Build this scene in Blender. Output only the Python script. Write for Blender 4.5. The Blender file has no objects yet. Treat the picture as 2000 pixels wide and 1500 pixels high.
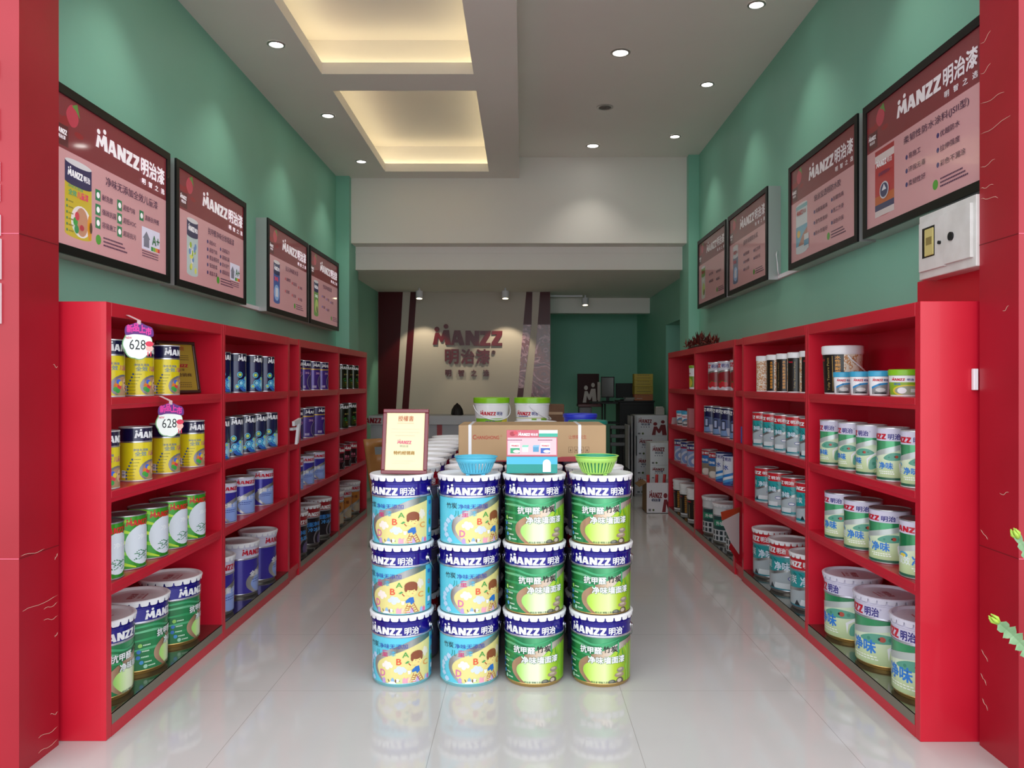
import bpy, bmesh, math, random
from math import sin, cos, pi, radians, asin, atan2, sqrt
from mathutils import Vector, Matrix
from mathutils.geometry import tessellate_polygon
random.seed(7)
S = bpy.context.scene
C = S.collection

# ------------------------------------------------------------------ camera
FPX, CX, CY, EYE = 1540.0, 1020.0, 748.0, 1.515
cam = bpy.data.cameras.new('camera'); cam.sensor_width = 36; cam.lens = FPX / 2000 * 36
cam.shift_x = -(CX - 1000) / 2000; cam.shift_y = -(750 - CY) / 2000
cam.clip_start = .05
co = bpy.data.objects.new('camera', cam); C.objects.link(co)
co.location = (0, 0, EYE); co.rotation_euler = (pi / 2, 0, 0); S.camera = co

# ------------------------------------------------------------------ sky, exposure
W = bpy.data.worlds.new('sky'); S.world = W; W.use_nodes = True
bg = W.node_tree.nodes['Background']; bg.inputs[0].default_value = (.93, .97, 1.0, 1)
_n, _l = W.node_tree.nodes, W.node_tree.links                        # overcast sky, brightest over the open street in front of the shop
_tc = _n.new('ShaderNodeTexCoord'); _sp = _n.new('ShaderNodeSeparateXYZ'); _mr = _n.new('ShaderNodeMapRange')
for _k, _v in (('From Min', .1), ('From Max', -.95), ('To Min', .45), ('To Max', 2.5)): _mr.inputs[_k].default_value = _v
_l.new(_tc.outputs['Generated'], _sp.inputs[0]); _l.new(_sp.outputs['Y'], _mr.inputs['Value']); _l.new(_mr.outputs[0], bg.inputs[1])
S.view_settings.view_transform = 'Standard'; S.view_settings.look = 'None'
S.view_settings.exposure = .35; S.view_settings.gamma = 1; S.view_settings.use_curve_mapping = False
S.cycles.use_denoising = True
S.cycles.max_bounces = 8; S.cycles.diffuse_bounces = 5; S.cycles.glossy_bounces = 4
S.cycles.sample_clamp_indirect = 6
S.cycles.caustics_reflective = False; S.cycles.caustics_refractive = False

def at(x, y, d):                       # a point at depth d seen at photograph position x, y
    return Vector(((x - CX) * d / FPX, d, EYE - (y - CY) * d / FPX))

# ------------------------------------------------------------------ materials
MATS = {}
def lin(h):
    h = h.lstrip('#'); v = [int(h[i:i + 2], 16) / 255 for i in (0, 2, 4)]
    return tuple(x / 12.92 if x <= .04045 else ((x + .055) / 1.055) ** 2.4 for x in v) + (1,)
def M(h, rough=.5, metal=0., coat=0., emit=0., name=None, spec=.5):
    k = (h, rough, metal, coat, emit, spec)
    if k in MATS: return MATS[k]
    m = bpy.data.materials.new(name or 'paint_' + h.lstrip('#')); m.use_nodes = True
    b = m.node_tree.nodes['Principled BSDF']; i = b.inputs
    i['Base Color'].default_value = lin(h); i['Roughness'].default_value = rough; i['Metallic'].default_value = metal
    i['Coat Weight'].default_value = coat; i['Coat Roughness'].default_value = .06
    i['Specular IOR Level'].default_value = spec
    if emit: i['Emission Color'].default_value = lin(h); i['Emission Strength'].default_value = emit
    MATS[k] = m; return m
def nodes(m): return m.node_tree.nodes, m.node_tree.links, m.node_tree.nodes['Principled BSDF']
def noisy(h, h2, scale, rough, name, bump=0., amount=(.35, .65), coat=0., detail=4):
    m = bpy.data.materials.new(name); m.use_nodes = True; n, l, b = nodes(m)
    tc = n.new('ShaderNodeTexCoord'); no = n.new('ShaderNodeTexNoise'); no.inputs['Scale'].default_value = scale; no.inputs['Detail'].default_value = detail
    cr = n.new('ShaderNodeValToRGB'); cr.color_ramp.elements[0].position, cr.color_ramp.elements[1].position = amount
    cr.color_ramp.elements[0].color = lin(h); cr.color_ramp.elements[1].color = lin(h2)
    l.new(tc.outputs['Object'], no.inputs['Vector']); l.new(no.outputs['Fac'], cr.inputs[0]); l.new(cr.outputs[0], b.inputs['Base Color'])
    b.inputs['Roughness'].default_value = rough; b.inputs['Coat Weight'].default_value = coat
    if bump:
        bp = n.new('ShaderNodeBump'); bp.inputs['Strength'].default_value = bump; bp.inputs['Distance'].default_value = .01
        l.new(no.outputs['Fac'], bp.inputs['Height']); l.new(bp.outputs[0], b.inputs['Normal'])
    return m
def ramp_mat(name, axis, lo, hi, cols, rough=.35, metal=0., coat=.3):   # a printed colour blend running along one axis
    m = bpy.data.materials.new(name); m.use_nodes = True; n, l, b = nodes(m)
    tc = n.new('ShaderNodeTexCoord'); sp = n.new('ShaderNodeSeparateXYZ'); mr = n.new('ShaderNodeMapRange')
    mr.inputs['From Min'].default_value = lo; mr.inputs['From Max'].default_value = hi
    cr = n.new('ShaderNodeValToRGB'); e = cr.color_ramp.elements
    e[0].color = lin(cols[0]); e[1].color = lin(cols[-1])
    for k in range(1, len(cols) - 1): q = e.new(k / (len(cols) - 1)); q.color = lin(cols[k])
    l.new(tc.outputs['Object'], sp.inputs[0]); l.new(sp.outputs[axis], mr.inputs[0]); l.new(mr.outputs[0], cr.inputs[0]); l.new(cr.outputs[0], b.inputs['Base Color'])
    b.inputs['Roughness'].default_value = rough; b.inputs['Metallic'].default_value = metal; b.inputs['Coat Weight'].default_value = coat
    return m

RED = noisy('#c3112b', '#ca1731', 3, .38, 'red_lacquer_board', coat=.1)
REDP = noisy('#9a0b20', '#a31127', 2, .4, 'red_panel')
GREEN = noisy('#86c6af', '#8ccbb5', 1.2, .55, 'mint_green_paint')
WHITE = noisy('#f0ece6', '#f3efe9', 1.0, .7, 'ceiling_white_paint')
WHITEP = M('#e8e8ee', .35); WLID = M('#f0f0f4', .28, 0, .2); STEEL = M('#c9c9cc', .25, 1.); SILVER = M('#bcbcc2', .3, .9)
BLACK = M('#050505', .4, spec=.3); GOLDM = M('#c9a866', .3, .8); WT = M('#f4f4f8', .4); NAVY = M('#1b1470', .25, .15, .4)

def floor_mat():
    m = bpy.data.materials.new('polished_porcelain_tile'); m.use_nodes = True; n, l, b = nodes(m)
    tc = n.new('ShaderNodeTexCoord'); sp = n.new('ShaderNodeSeparateXYZ'); l.new(tc.outputs['Object'], sp.inputs[0])
    def seam(out, off):
        a = n.new('ShaderNodeMath'); a.operation = 'SUBTRACT'; a.inputs[1].default_value = off; l.new(out, a.inputs[0])
        d = n.new('ShaderNodeMath'); d.operation = 'DIVIDE'; d.inputs[1].default_value = .865; l.new(a.outputs[0], d.inputs[0])
        f = n.new('ShaderNodeMath'); f.operation = 'FRACT'; l.new(d.outputs[0], f.inputs[0])
        g = n.new('ShaderNodeMath'); g.operation = 'LESS_THAN'; g.inputs[1].default_value = .0028; l.new(f.outputs[0], g.inputs[0]); return g
    gx, gy = seam(sp.outputs[0], -1.245), seam(sp.outputs[1], 3.88)
    mx = n.new('ShaderNodeMath'); mx.operation = 'MAXIMUM'; l.new(gx.outputs[0], mx.inputs[0]); l.new(gy.outputs[0], mx.inputs[1])
    no = n.new('ShaderNodeTexNoise'); no.inputs['Scale'].default_value = 2.5; no.inputs['Detail'].default_value = 6; l.new(tc.outputs['Object'], no.inputs['Vector'])
    cr = n.new('ShaderNodeValToRGB'); cr.color_ramp.elements[0].color = lin('#c6c4c2'); cr.color_ramp.elements[1].color = lin('#cecccb'); l.new(no.outputs['Fac'], cr.inputs[0])
    mi = n.new('ShaderNodeMix'); mi.data_type = 'RGBA'; l.new(mx.outputs[0], mi.inputs['Factor']); l.new(cr.outputs[0], mi.inputs['A']); mi.inputs['B'].default_value = lin('#a29e9a')
    l.new(mi.outputs['Result'], b.inputs['Base Color']); b.inputs['Roughness'].default_value = .07; b.inputs['Specular IOR Level'].default_value = .6
    return m

# ------------------------------------------------------------------ object helpers
def tag(o, label=None, cat=None, group=None, kind=None):
    if label: o['label'] = label
    if cat: o['category'] = cat
    if group: o['group'] = group
    if kind: o['kind'] = kind
    return o
def thing(name, label, cat, loc=(0, 0, 0), rz=0, group=None):
    o = bpy.data.objects.new(name, None); C.objects.link(o); o.empty_display_size = .1
    o.location = loc; o.rotation_euler = (0, 0, rz); return tag(o, label, cat, group)
def dup(o, loc=None, rz=None, label=None, group=None, parent=None):
    c = o.copy(); C.objects.link(c)
    if parent is not None: c.parent = parent
    if loc is not None: c.location = loc
    if rz is not None: c.rotation_euler = (0, 0, rz)
    if label: c['label'] = label
    if group: c['group'] = group
    for ch in list(o.children): dup(ch, parent=c)
    return c

class MB:
    def __init__(s): s.v = []; s.f = []; s.m = []; s.sm = []; s.mats = []
    def mi(s, m):
        if m not in s.mats: s.mats.append(m)
        return s.mats.index(m)
    def face(s, idx, m, sm=False): s.f.append(tuple(idx)); s.m.append(s.mi(m)); s.sm.append(sm)
    def add(s, vs, fs, m, sm=False):
        b = len(s.v); s.v += [tuple(v) for v in vs]
        for f in fs: s.face([b + i for i in f], m, sm)
        return s
    def box(s, x0, y0, z0, x1, y1, z1, m):
        x0, x1 = sorted((x0, x1)); y0, y1 = sorted((y0, y1)); z0, z1 = sorted((z0, z1))
        return s.add([(x0, y0, z0), (x1, y0, z0), (x1, y1, z0), (x0, y1, z0), (x0, y0, z1), (x1, y0, z1), (x1, y1, z1), (x0, y1, z1)],
              [(0, 3, 2, 1), (4, 5, 6, 7), (0, 1, 5, 4), (1, 2, 6, 5), (2, 3, 7, 6), (3, 0, 4, 7)], m)
    def bbox(s, x0, y0, z0, x1, y1, z1, m, r=.004, seg=2):         # bevelled box
        bm = bmesh.new(); bmesh.ops.create_cube(bm, size=1)
        for v in bm.verts: v.co = Vector(((x0 + x1) / 2 + v.co.x * abs(x1 - x0), (y0 + y1) / 2 + v.co.y * abs(y1 - y0), (z0 + z1) / 2 + v.co.z * abs(z1 - z0)))
        bmesh.ops.bevel(bm, geom=bm.edges[:], offset=r, segments=seg, affect='EDGES', profile=.5)
        s.add([v.co for v in bm.verts], [[v.index for v in f.verts] for f in bm.faces], m); bm.free(); return s
    def lathe(s, prof, m, n=32, smooth=False, c=(0, 0)):           # prof: (r, z) list; each span sharp unless smooth
        def ring(r, z): return [(c[0] + r * cos(2 * pi * k / n), c[1] + r * sin(2 * pi * k / n), z) for k in range(n)]
        if smooth:
            vs = [p for r, z in prof for p in ring(r, z)]
            s.add(vs, [(i * n + k, i * n + (k + 1) % n, (i + 1) * n + (k + 1) % n, (i + 1) * n + k) for i in range(len(prof) - 1) for k in range(n)], m, True)
        else:
            for (r0, z0), (r1, z1) in zip(prof, prof[1:]):
                s.add(ring(r0, z0) + ring(r1, z1), [(k, (k + 1) % n, n + (k + 1) % n, n + k) for k in range(n)], m, True)
        return s
    def disc(s, r, z, m, n=32, c=(0, 0), up=True):
        vs = [(c[0] + r * cos(2 * pi * k / n), c[1] + r * sin(2 * pi * k / n), z) for k in range(n)]
        return s.add(vs, [tuple(range(n)) if up else tuple(range(n))[::-1]], m)
    def tube(s, pts, r, m, n=8, closed=False):
        pts = [Vector(p) for p in pts]; rings = []; up = Vector((0, 0, 1)); L = len(pts)
        rr = r if isinstance(r, (list, tuple)) else [r] * L
        for i, p in enumerate(pts):
            t = (pts[min(i + 1, L - 1)] - pts[max(i - 1, 0)]).normalized()
            a = t.cross(up)
            if a.length < 1e-3: a = t.cross(Vector((1, 0, 0)))
            a.normalize(); bb = t.cross(a).normalized()
            rings += [p + (a * cos(2 * pi * k / n) + bb * sin(2 * pi * k / n)) * rr[i] for k in range(n)]
        fs = [(i * n + k, i * n + (k + 1) % n, (i + 1) * n + (k + 1) % n, (i + 1) * n + k) for i in range(L - 1) for k in range(n)]
        fs += [tuple(range(n))[::-1], tuple((L - 1) * n + k for k in range(n))]
        return s.add(rings, fs, m, True)
    def prism(s, pts, fn, m, thick):                                # polygon pts (2d) -> fn(x, y, h) with thickness
        n = len(pts); tri = tessellate_polygon([[Vector((x, y, 0)) for x, y in pts]])
        s.add([fn(x, y, 0) for x, y in pts] + [fn(x, y, thick) for x, y in pts],
              [t for t in tri] + [tuple(i + n for i in t) for t in tri] + [(i, (i + 1) % n, n + (i + 1) % n, n + i) for i in range(n)], m); return s
    def build(s, name, parent=None, loc=None, fix=True):
        me = bpy.data.meshes.new(name); me.from_pydata(s.v, [], s.f)
        for m in s.mats: me.materials.append(m)
        me.polygons.foreach_set('material_index', s.m); me.polygons.foreach_set('use_smooth', s.sm)
        if fix:
            bm = bmesh.new(); bm.from_mesh(me); bmesh.ops.recalc_face_normals(bm, faces=bm.faces[:]); bm.to_mesh(me); bm.free()
        me.update()
        o = bpy.data.objects.new(name, me); C.objects.link(o)
        if parent: o.parent = parent
        if loc: o.location = loc
        return o
def struct(o): o['kind'] = 'structure'; return o

# ------------------------------------------------------------------ flat printed art, laid flat or wrapped round a can
TXT = {}
def glyphs(s, bold):
    k = (s, bold)
    if k not in TXT:
        c = bpy.data.curves.new('lettering', 'FONT'); c.body = s; c.size = 1; c.resolution_u = 2; c.offset = bold
        o = bpy.data.objects.new('lettering', c); C.objects.link(o)
        me = bpy.data.meshes.new_from_object(o.evaluated_get(bpy.context.evaluated_depsgraph_get()))
        vs = [(v.co.x, v.co.y) for v in me.vertices]; fs = [tuple(p.vertices) for p in me.polygons]
        bpy.data.objects.remove(o); bpy.data.curves.remove(c); bpy.data.meshes.remove(me)
        x0, x1 = min(v[0] for v in vs), max(v[0] for v in vs); y0, y1 = min(v[1] for v in vs), max(v[1] for v in vs)
        TXT[k] = ([((x - x0) / (x1 - x0), (y - y0) / (y1 - y0)) for x, y in vs], fs)
    return TXT[k]
def circ(cx, cy, rx, ry=None, n=14): return [(cx + rx * cos(2 * pi * k / n), cy + (ry or rx) * sin(2 * pi * k / n)) for k in range(n)]
_z = [(1175, 365), (1385, 365), (1378, 440), (1280, 600), (1380, 598), (1380, 655), (1172, 655), (1172, 590), (1275, 435), (1175, 435)]
LOGO = [[(250, 632), (300, 400), (368, 400), (412, 475), (462, 350), (568, 350), (602, 636), (497, 636), (483, 500), (440, 580), (400, 580), (352, 490), (338, 632)],
        circ(332, 332, 48), circ(508, 277, 46),
        [(608, 640), (672, 355), (730, 355), (722, 455), (700, 530), (672, 590), (658, 640)], [(730, 355), (788, 355), (875, 645), (775, 645), (755, 590), (742, 530), (722, 455)],
        [(700, 530), (742, 530), (755, 590), (672, 590)],
        [(890, 645), (890, 360), (985, 360), (1070, 490), (1070, 362), (1160, 362), (1155, 650), (1050, 650), (975, 530), (978, 645)],
        _z, [(x + 228, y) for x, y in _z]]
LOGO = [[((x - 250) / 1363, (655 - y) / 424) for x, y in p] for p in LOGO]

def curve(pts, n=6):                                               # smooth open line through points
    o = []
    for i in range(len(pts) - 1):
        p0, p1, p2, p3 = pts[max(i - 1, 0)], pts[i], pts[i + 1], pts[min(i + 2, len(pts) - 1)]
        for k in range(n):
            t = k / n; o.append(tuple(.5 * (2 * p1[j] + (p2[j] - p0[j]) * t + (2 * p0[j] - 5 * p1[j] + 4 * p2[j] - p3[j]) * t * t + (3 * p1[j] - p0[j] - 3 * p2[j] + p3[j]) * t ** 3) for j in (0, 1)))
    return o + [pts[-1]]
class Art:
    def __init__(s): s.it = []
    def poly(s, pts, m, L=1):
        tri = tessellate_polygon([[Vector((x, y, 0)) for x, y in pts]]); s.it.append((list(pts), [tuple(t) for t in tri], m, L)); return s
    def blob(s, pts, m, L=1): return s.poly(curve([pts[-1]] + pts + [pts[0], pts[1]], 5)[5:-5], m, L)
    def rect(s, x0, y0, x1, y1, m, L=1): return s.poly([(x0, y0), (x1, y0), (x1, y1), (x0, y1)], m, L)
    def ell(s, cx, cy, rx, ry, m, L=1, n=20): return s.poly(circ(cx, cy, rx, ry, n), m, L)
    def ring(s, cx, cy, r, w, m, L=2, n=18, ry=None):
        a, b = circ(cx, cy, r, ry, n), circ(cx, cy, r - w, (ry or r) - w, n)
        s.it.append((a + b, [(k, (k + 1) % n, n + (k + 1) % n, n + k) for k in range(n)], m, L)); return s
    def text(s, t, x0, y0, w, h, m, bold=.012, L=4, rot=False):
        vs, fs = glyphs(t, 0)
        if bold > .008 and not rot:                                  # heavier strokes: shifted copies of the same outline
            nch = max(1, len(t)); bx, by = bold * .8 / nch, bold * .8; kx, ky = 1 - 2 * bx, 1 - 2 * by
            for q, (dx, dy) in enumerate(((-1, -1), (1, -1), (1, 1), (-1, 1)) if bold > .018 else ((-1, 0), (1, 0))):
                s.it.append(([(x0 + (bx + x * kx + dx * bx) * w, y0 + (by + y * ky + dy * by) * h) for x, y in vs], fs, m, L + .24 * q))
            return s
        if rot: s.it.append(([(x0 + (1 - y) * w, y0 + x * h) for x, y in vs], fs, m, L))
        else: s.it.append(([(x0 + x * w, y0 + y * h) for x, y in vs], fs, m, L))
        return s
    def logo(s, x0, y0, w, h, m, L=4):
        for p in LOGO: s.poly([(x0 + x * w, y0 + y * h) for x, y in p], m, L)
        return s
    def lock(s, x0, y0, w, h, m1, m2=None, L=4, reg=True):          # wordmark, two characters, small mark
        s.logo(x0, y0, w * .667, h, m1, L); s.text('明治', x0 + w * .705, y0 - h * .01, w * .255, h * .72, m2 or m1, .03, L)
        if reg: s.ring(x0 + w * .985, y0 + h * .6, w * .013, w * .004, m2 or m1, L, 10)
        return s
    def mini(s, x0, y0, w, h, m, n=6, L=3):                          # a line of tiny print, too small to read
        g = w / n
        for k in range(n): s.rect(x0 + k * g, y0, x0 + k * g + g * .78, y0 + h, m, L)
        return s
    def shift(s, i, dx):
        s.it = s.it[:i] + [([(x + dx, y) for x, y in vs], fs, m, L) for vs, fs, m, L in s.it[i:]]; return s
    def put(s, mb, fn, off=.0004, base=.0003, step=None, rng=None):
        for rank, (vs, fs, m, L) in enumerate(sorted(s.it, key=lambda q: q[3])):   # later ink lies a hair above earlier ink
            h = base + rank * (off or .0004) * .07
            if step:
                bm = bmesh.new(); bv = [bm.verts.new((x, y, 0)) for x, y in vs]
                for f in fs:
                    try: bm.faces.new([bv[i] for i in f])
                    except ValueError: pass
                x0, x1 = min(v[0] for v in vs), max(v[0] for v in vs)
                k = math.floor(x0 / step) + 1
                while k * step < x1 - 1e-5:
                    bmesh.ops.bisect_plane(bm, geom=bm.verts[:] + bm.edges[:] + bm.faces[:], plane_co=(k * step, 0, 0), plane_no=(1, 0, 0)); k += 1
                bm.verts.index_update()
                mb.add([fn(v.co.x, v.co.y, h) for v in bm.verts], [[v.index for v in f.verts] for f in bm.faces], m, True); bm.free()
            else: mb.add([fn(x, y, h) for x, y in vs], fs, m, False)
SA = .15                                                             # every wrapped print bends on the same facets
def wrap(r0, r1, H, rm=None, lo=.008):                                        # arc length, height -> cylinder, label centre towards -Y
    rm = rm or (r0 + r1) / 2
    def fn(u, v, h):
        v = max(lo, v); r = r0 + (r1 - r0) * v / H + h; a = u / rm; r *= cos(SA / 2) / cos(a - (math.floor(a / SA + 1e-6) + .5) * SA)
        return (r * sin(a), -r * cos(a), v)
    return fn
def plane(o, ex, ey, n):
    o, ex, ey, n = Vector(o), Vector(ex), Vector(ey), Vector(n)
    return lambda x, y, h: o + ex * x + ey * y + n * h
def front(x0, y, z0): return plane((x0, y, z0), (1, 0, 0), (0, 0, 1), (0, -1, 0))

# ------------------------------------------------------------------ the room
XL, XR, SOF, CEI = -2.15, 2.04, 3.905, 4.15
m = MB(); m.box(-9, -9, -.2, 9, 14.3, 0, floor_mat()); struct(m.build('floor'))
m = MB(); m.box(XL - .2, 3.3, 0, XL, 14.2, 4.6, GREEN); struct(m.build('wall_left'))
m = MB(); m.box(XR, 3.3, 0, XR + .2, 9.94, 4.6, GREEN); m.box(XR, 9.94, 2.337, XR + .2, 11.2, 4.6, GREEN); m.box(XR, 11.2, 0, XR + .2, 14.2, 4.6, GREEN)
struct(m.build('wall_right'))
m = MB(); m.box(XR + .2, 9.5, 0, XR + 1.6, 9.6, 2.6, GREEN); m.box(XR + .2, 11.5, 0, XR + 1.6, 11.6, 2.6, GREEN); m.box(XR + 1.5, 9.6, 0, XR + 1.6, 11.5, 2.6, GREEN); m.box(XR + .2, 9.5, 2.6, XR + 1.6, 11.6, 2.7, GREEN)
struct(m.build('wall_passage'))
m = MB(); m.box(XL, 14.0, 0, XR, 14.2, 4.6, GREEN); m.box(.40, 11.95, 0, .42, 14.0, 2.871, GREEN); struct(m.build('wall_back'))
m = MB(); m.box(-.035, 3.3, CEI, XR, 9.3, CEI + .1, WHITE); m.box(XL, 3.3, 4.5, XR, 14.2, 4.6, WHITE); struct(m.build('ceiling'))
# lowered ceiling on the left with two recesses
cof = [(-1.55, -.376, 3.75, 6.10), (-1.55, -.376, 6.45, 8.91)]
m = MB(); t = .09
m.box(XL, 3.3, SOF, -1.55, 9.2, SOF + t, WHITE); m.box(-.376, 3.3, SOF, -.035, 9.2, SOF + t, WHITE)
m.box(-1.55, 3.3, SOF, -.376, 3.75, SOF + t, WHITE); m.box(-1.55, 6.10, SOF, -.376, 6.45, SOF + t, WHITE); m.box(-1.55, 8.91, SOF, -.376, 9.2, SOF + t, WHITE)
m.box(-.05, 3.3, SOF + t, -.035, 9.2, CEI + .1, WHITE)
for x0, x1, y0, y1 in cof:
    e, z0, z1 = .155, SOF + t, SOF + .33
    x0 -= e; x1 += e; y0 -= e; y1 += e
    m.box(x0 - .01, y0, z0, x0, y1, z1, WHITE); m.box(x1, y0, z0, x1 + .01, y1, z1, WHITE)
    m.box(x0, y0 - .008, z0, x1, y0, z1, WHITE); m.box(x0, y1, z0, x1, y1 + .008, z1, WHITE); m.box(x0, y0, z1, x1, y1, z1 + .01, WHITE)
struct(m.build('ceiling_lowered'))
LED = M('#ffefc6', .5, emit=3.8)
for i, (x0, x1, y0, y1) in enumerate(cof):
    m = MB(); e = .09; z0, z1 = SOF + t + .001, SOF + t + .02
    for a in ((x0 - e - .012, y0 - e, x0 - e, y1 + e), (x1 + e, y0 - e, x1 + e + .012, y1 + e), (x0 - e, y1 + e, x1 + e, y1 + e + .012), (x0 - e, y0 - e - .012, x1 + e, y0 - e)):
        m.box(a[0], a[1], z0, a[2], a[3], z1, LED)
    tag(m.build('cove_light_strip'), ['warm strip light hidden in the nearer ceiling recess', 'warm strip light hidden in the farther ceiling recess'][i], 'light', 'ceiling recess lights')
# beams, piers, back room
m = MB(); m.box(-1.997, 9.2, 3.146, 1.92, 9.45, 4.5, WHITE); struct(m.build('trim_1'))
m = MB(); m.box(-2.02, 9.45, 2.871, 1.925, 9.62, 4.5, WHITE); m.box(-2.0, 9.44, 3.07, 1.91, 9.45, 3.09, WHITE); struct(m.build('trim_2'))
m = MB(); m.box(XL, 9.1, 0, -1.997, 9.6, 4.5, GREEN); struct(m.build('wall_pier_left'))
m = MB(); m.box(1.92, 9.1, 0, XR, 9.6, 4.5, GREEN); struct(m.build('wall_pier_right'))
m = MB(); m.box(XL, 9.62, 2.871, XR, 14.0, 2.95, WHITE); struct(m.build('ceiling_back'))
m = MB(); m.box(.42, 12.6, 2.63, XR, 12.8, 2.871, WHITE); struct(m.build('trim_3'))
CREAM = M('#c9bfb2', .6); DRED = M('#4c060d', .3, 0, 0, spec=.25); 
m = MB(); m.box(XL, 11.75, 0, .42, 11.95, 2.871, CREAM); struct(m.build('wall_feature'))
def splash_mat():
    m = bpy.data.materials.new('red_paint_splash_print'); m.use_nodes = True; n, l, b = nodes(m)
    tc = n.new('ShaderNodeTexCoord'); no = n.new('ShaderNodeTexNoise'); no.inputs['Scale'].default_value = 3.2; no.inputs['Detail'].default_value = 3; no.inputs['Distortion'].default_value = 2.6
    cr = n.new('ShaderNodeValToRGB'); e = cr.color_ramp.elements; e[0].position = .3; e[0].color = lin('#3a0610'); e[1].position = .8; e[1].color = lin('#c8a0a8')
    for p, c in ((.42, '#6a1626'), (.49, '#b88a94'), (.52, '#5a0c1a'), (.62, '#7a3020'), (.66, '#4a0a14')): q = e.new(p); q.color = lin(c)
    l.new(tc.outputs['Object'], no.inputs['Vector']); l.new(no.outputs['Fac'], cr.inputs[0]); l.new(cr.outputs[0], b.inputs['Base Color']); b.inputs['Roughness'].default_value = .2
    return m
SPL = splash_mat()
m = MB()
def fw(x, y): p = at(x, y, 11.75); return (p.x, p.z)
def band(q, mm, th=.006): m.prism([fw(*p) for p in q], lambda x, z, h: (x, 11.75 - h, z), mm, th)
band([(739, 569), (787, 569), (770, 860), (739, 860)], DRED); band([(802, 569), (814, 569), (794, 860), (781, 860)], DRED)
band([(1028, 569), (1040, 569), (1038, 634), (1022, 634)], DRED); band([(1022, 634), (1038, 634), (1023, 758), (1012, 758)], SPL); band([(1012, 758), (1023, 758), (1019, 800), (1007, 800)], DRED)
band([(1055, 569), (1074.5, 569), (1074.5, 634), (1050, 634)], DRED); band([(1050, 634), (1074.5, 634), (1074.5, 778), (1037, 778)], SPL); band([(1037, 778), (1074.5, 778), (1074.5, 800), (1035, 800)], DRED)
tag(struct(m.build('trim_4')), 'dark red slanting stripes and paint splash print on the cream feature wall')
LRED = M('#640916', .3, 0, 0, spec=.35)
sg = thing('wall_logo_sign', 'raised dark red MANZZ lettering on the cream feature wall', 'sign', (0, 11.75, 0))
def raised(art, name, mm, parent, y0=-.012, th=.025):
    mb = MB()
    for k_, (vs, fs, _, _) in enumerate(art.it):
        b = len(mb.v); n = len(vs); yf = y0 - .012 - .0006 * (k_ % 4); mb.v += [(x, yf, z) for x, z in vs] + [(x, y0 + .011, z) for x, z in vs]
        ec = {}
        for f in fs:
            mb.face([b + i for i in f], mm)
            for p, q in zip(f, f[1:] + f[:1]): ec[(p, q)] = ec.get((p, q), 0) + 1
        for (p, q) in ec:
            if (q, p) not in ec: mb.face((b + p, b + q, b + n + q, b + n + p), mm)
    return mb.build(name, parent)
def sgbox(a, fnc, x0, y0, x1, y1, *k): p, q = fw(x0, y1), fw(x1, y0); fnc(*k[:1] if k and isinstance(k[0], str) else (), p[0], p[1], q[0] - p[0], q[1] - p[1], LRED)
a = Art(); sgbox(a, a.logo, 845.5, 633, 981.5, 675.5); raised(a, 'wordmark', LRED, sg)
a = Art()
for ch, x in (('明', 869), ('治', 900), ('漆', 930)): sgbox(a, lambda s, *k: a.text(s, *k, bold=.035), x, 682, x + 27, 711, ch)
p = fw(964, 688); a.ring(p[0], p[1], .028, .006, LRED); a.text('R', p[0] - .008, p[1] - .013, .018, .026, LRED); raised(a, 'characters', LRED, sg)
for ch, x in (('明', 870), ('智', 895), ('之', 920), ('选', 944)): a = Art(); sgbox(a, lambda s, *k: a.text(s, *k, bold=.02), x, 722, x + 11.5, 735, ch); raised(a, 'slogan_character', LRED, sg)

# ------------------------------------------------------------------ shop front
PF, PB = 3.04, 3.3
def seamed(m, x0, x1): 
    for z in (2.09, .835): m.box(x0, PF - .0015, z, x1, PB, z + .004, M('#7a0c18', .6))
SCR = M('#d9b9a8', .7)
def pillar(name, sgn, xi):
    m = MB(); xo = sgn * 4.2
    m.box(xi, PF, 0, xo, PB, 4.8, REDP); o = struct(m.build(name))
    m = MB()
    seamx = xi - sgn * .0012
    for z in (2.09, .835):
        m.box(xi - sgn * .0015, PF - .0012, z, xi, PB, z + .003, M('#6d0a15', .6)); m.box(xi, PF - .0015, z, xo, PF, z + .003, M('#d8607a', .5))
    m.build('panel_seam', o)
    m = MB()
    rs = random.Random(3 + int(sgn))
    spots = [(3.06, 3.29, .627, .0), (3.195, 3.29, .597, .0), (3.195, 3.29, .542, .01), (3.16, 3.29, .08, .012), (3.16, 3.29, .025, .006), (3.24, 3.29, .14, .012), (3.27, 3.29, .47, -.01), (3.05, 3.2, .84, .004), (3.27, 3.29, .8, -.02), (3.26, 3.29, 1.58, .01)] if sgn < 0 else \
            [(3.22, 3.29, 2.925, .03), (3.22, 3.29, 2.80, .02), (3.13, 3.29, 2.675, -.006), (3.09, 3.29, 2.55, .012), (3.19, 3.29, 2.41, .01), (3.2, 3.29, 2.325, -.005), (3.17, 3.29, 2.28, -.02), (3.1, 3.16, 1.07, .015), (3.24, 3.29, .9, -.03), (3.24, 3.285, .4, -.03), (3.25, 3.29, .3, -.03), (3.1, 3.14, 1.8, .02), (3.24, 3.28, .2, -.03)]
    for y0, y1, z, dz in spots:
        pts = [(xi - sgn * .0013, y0 + (y1 - y0) * k / 7, z + dz * (1 - k / 7) ** 1.5 + .004 * sin(k * 1.1) + rs.uniform(-.0015, .0015)) for k in range(8)]
        m.tube(pts, [.0004] + [.0011] * 6 + [.0004], SCR, 5)
    tag(m.build('scratch'), 'pale scratches in the red %s pillar' % ('left' if sgn < 0 else 'right')); return o
pl = pillar('wall_front_left', -1, -1.94); pr = pillar('wall_front_right', 1, 1.914)
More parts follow.
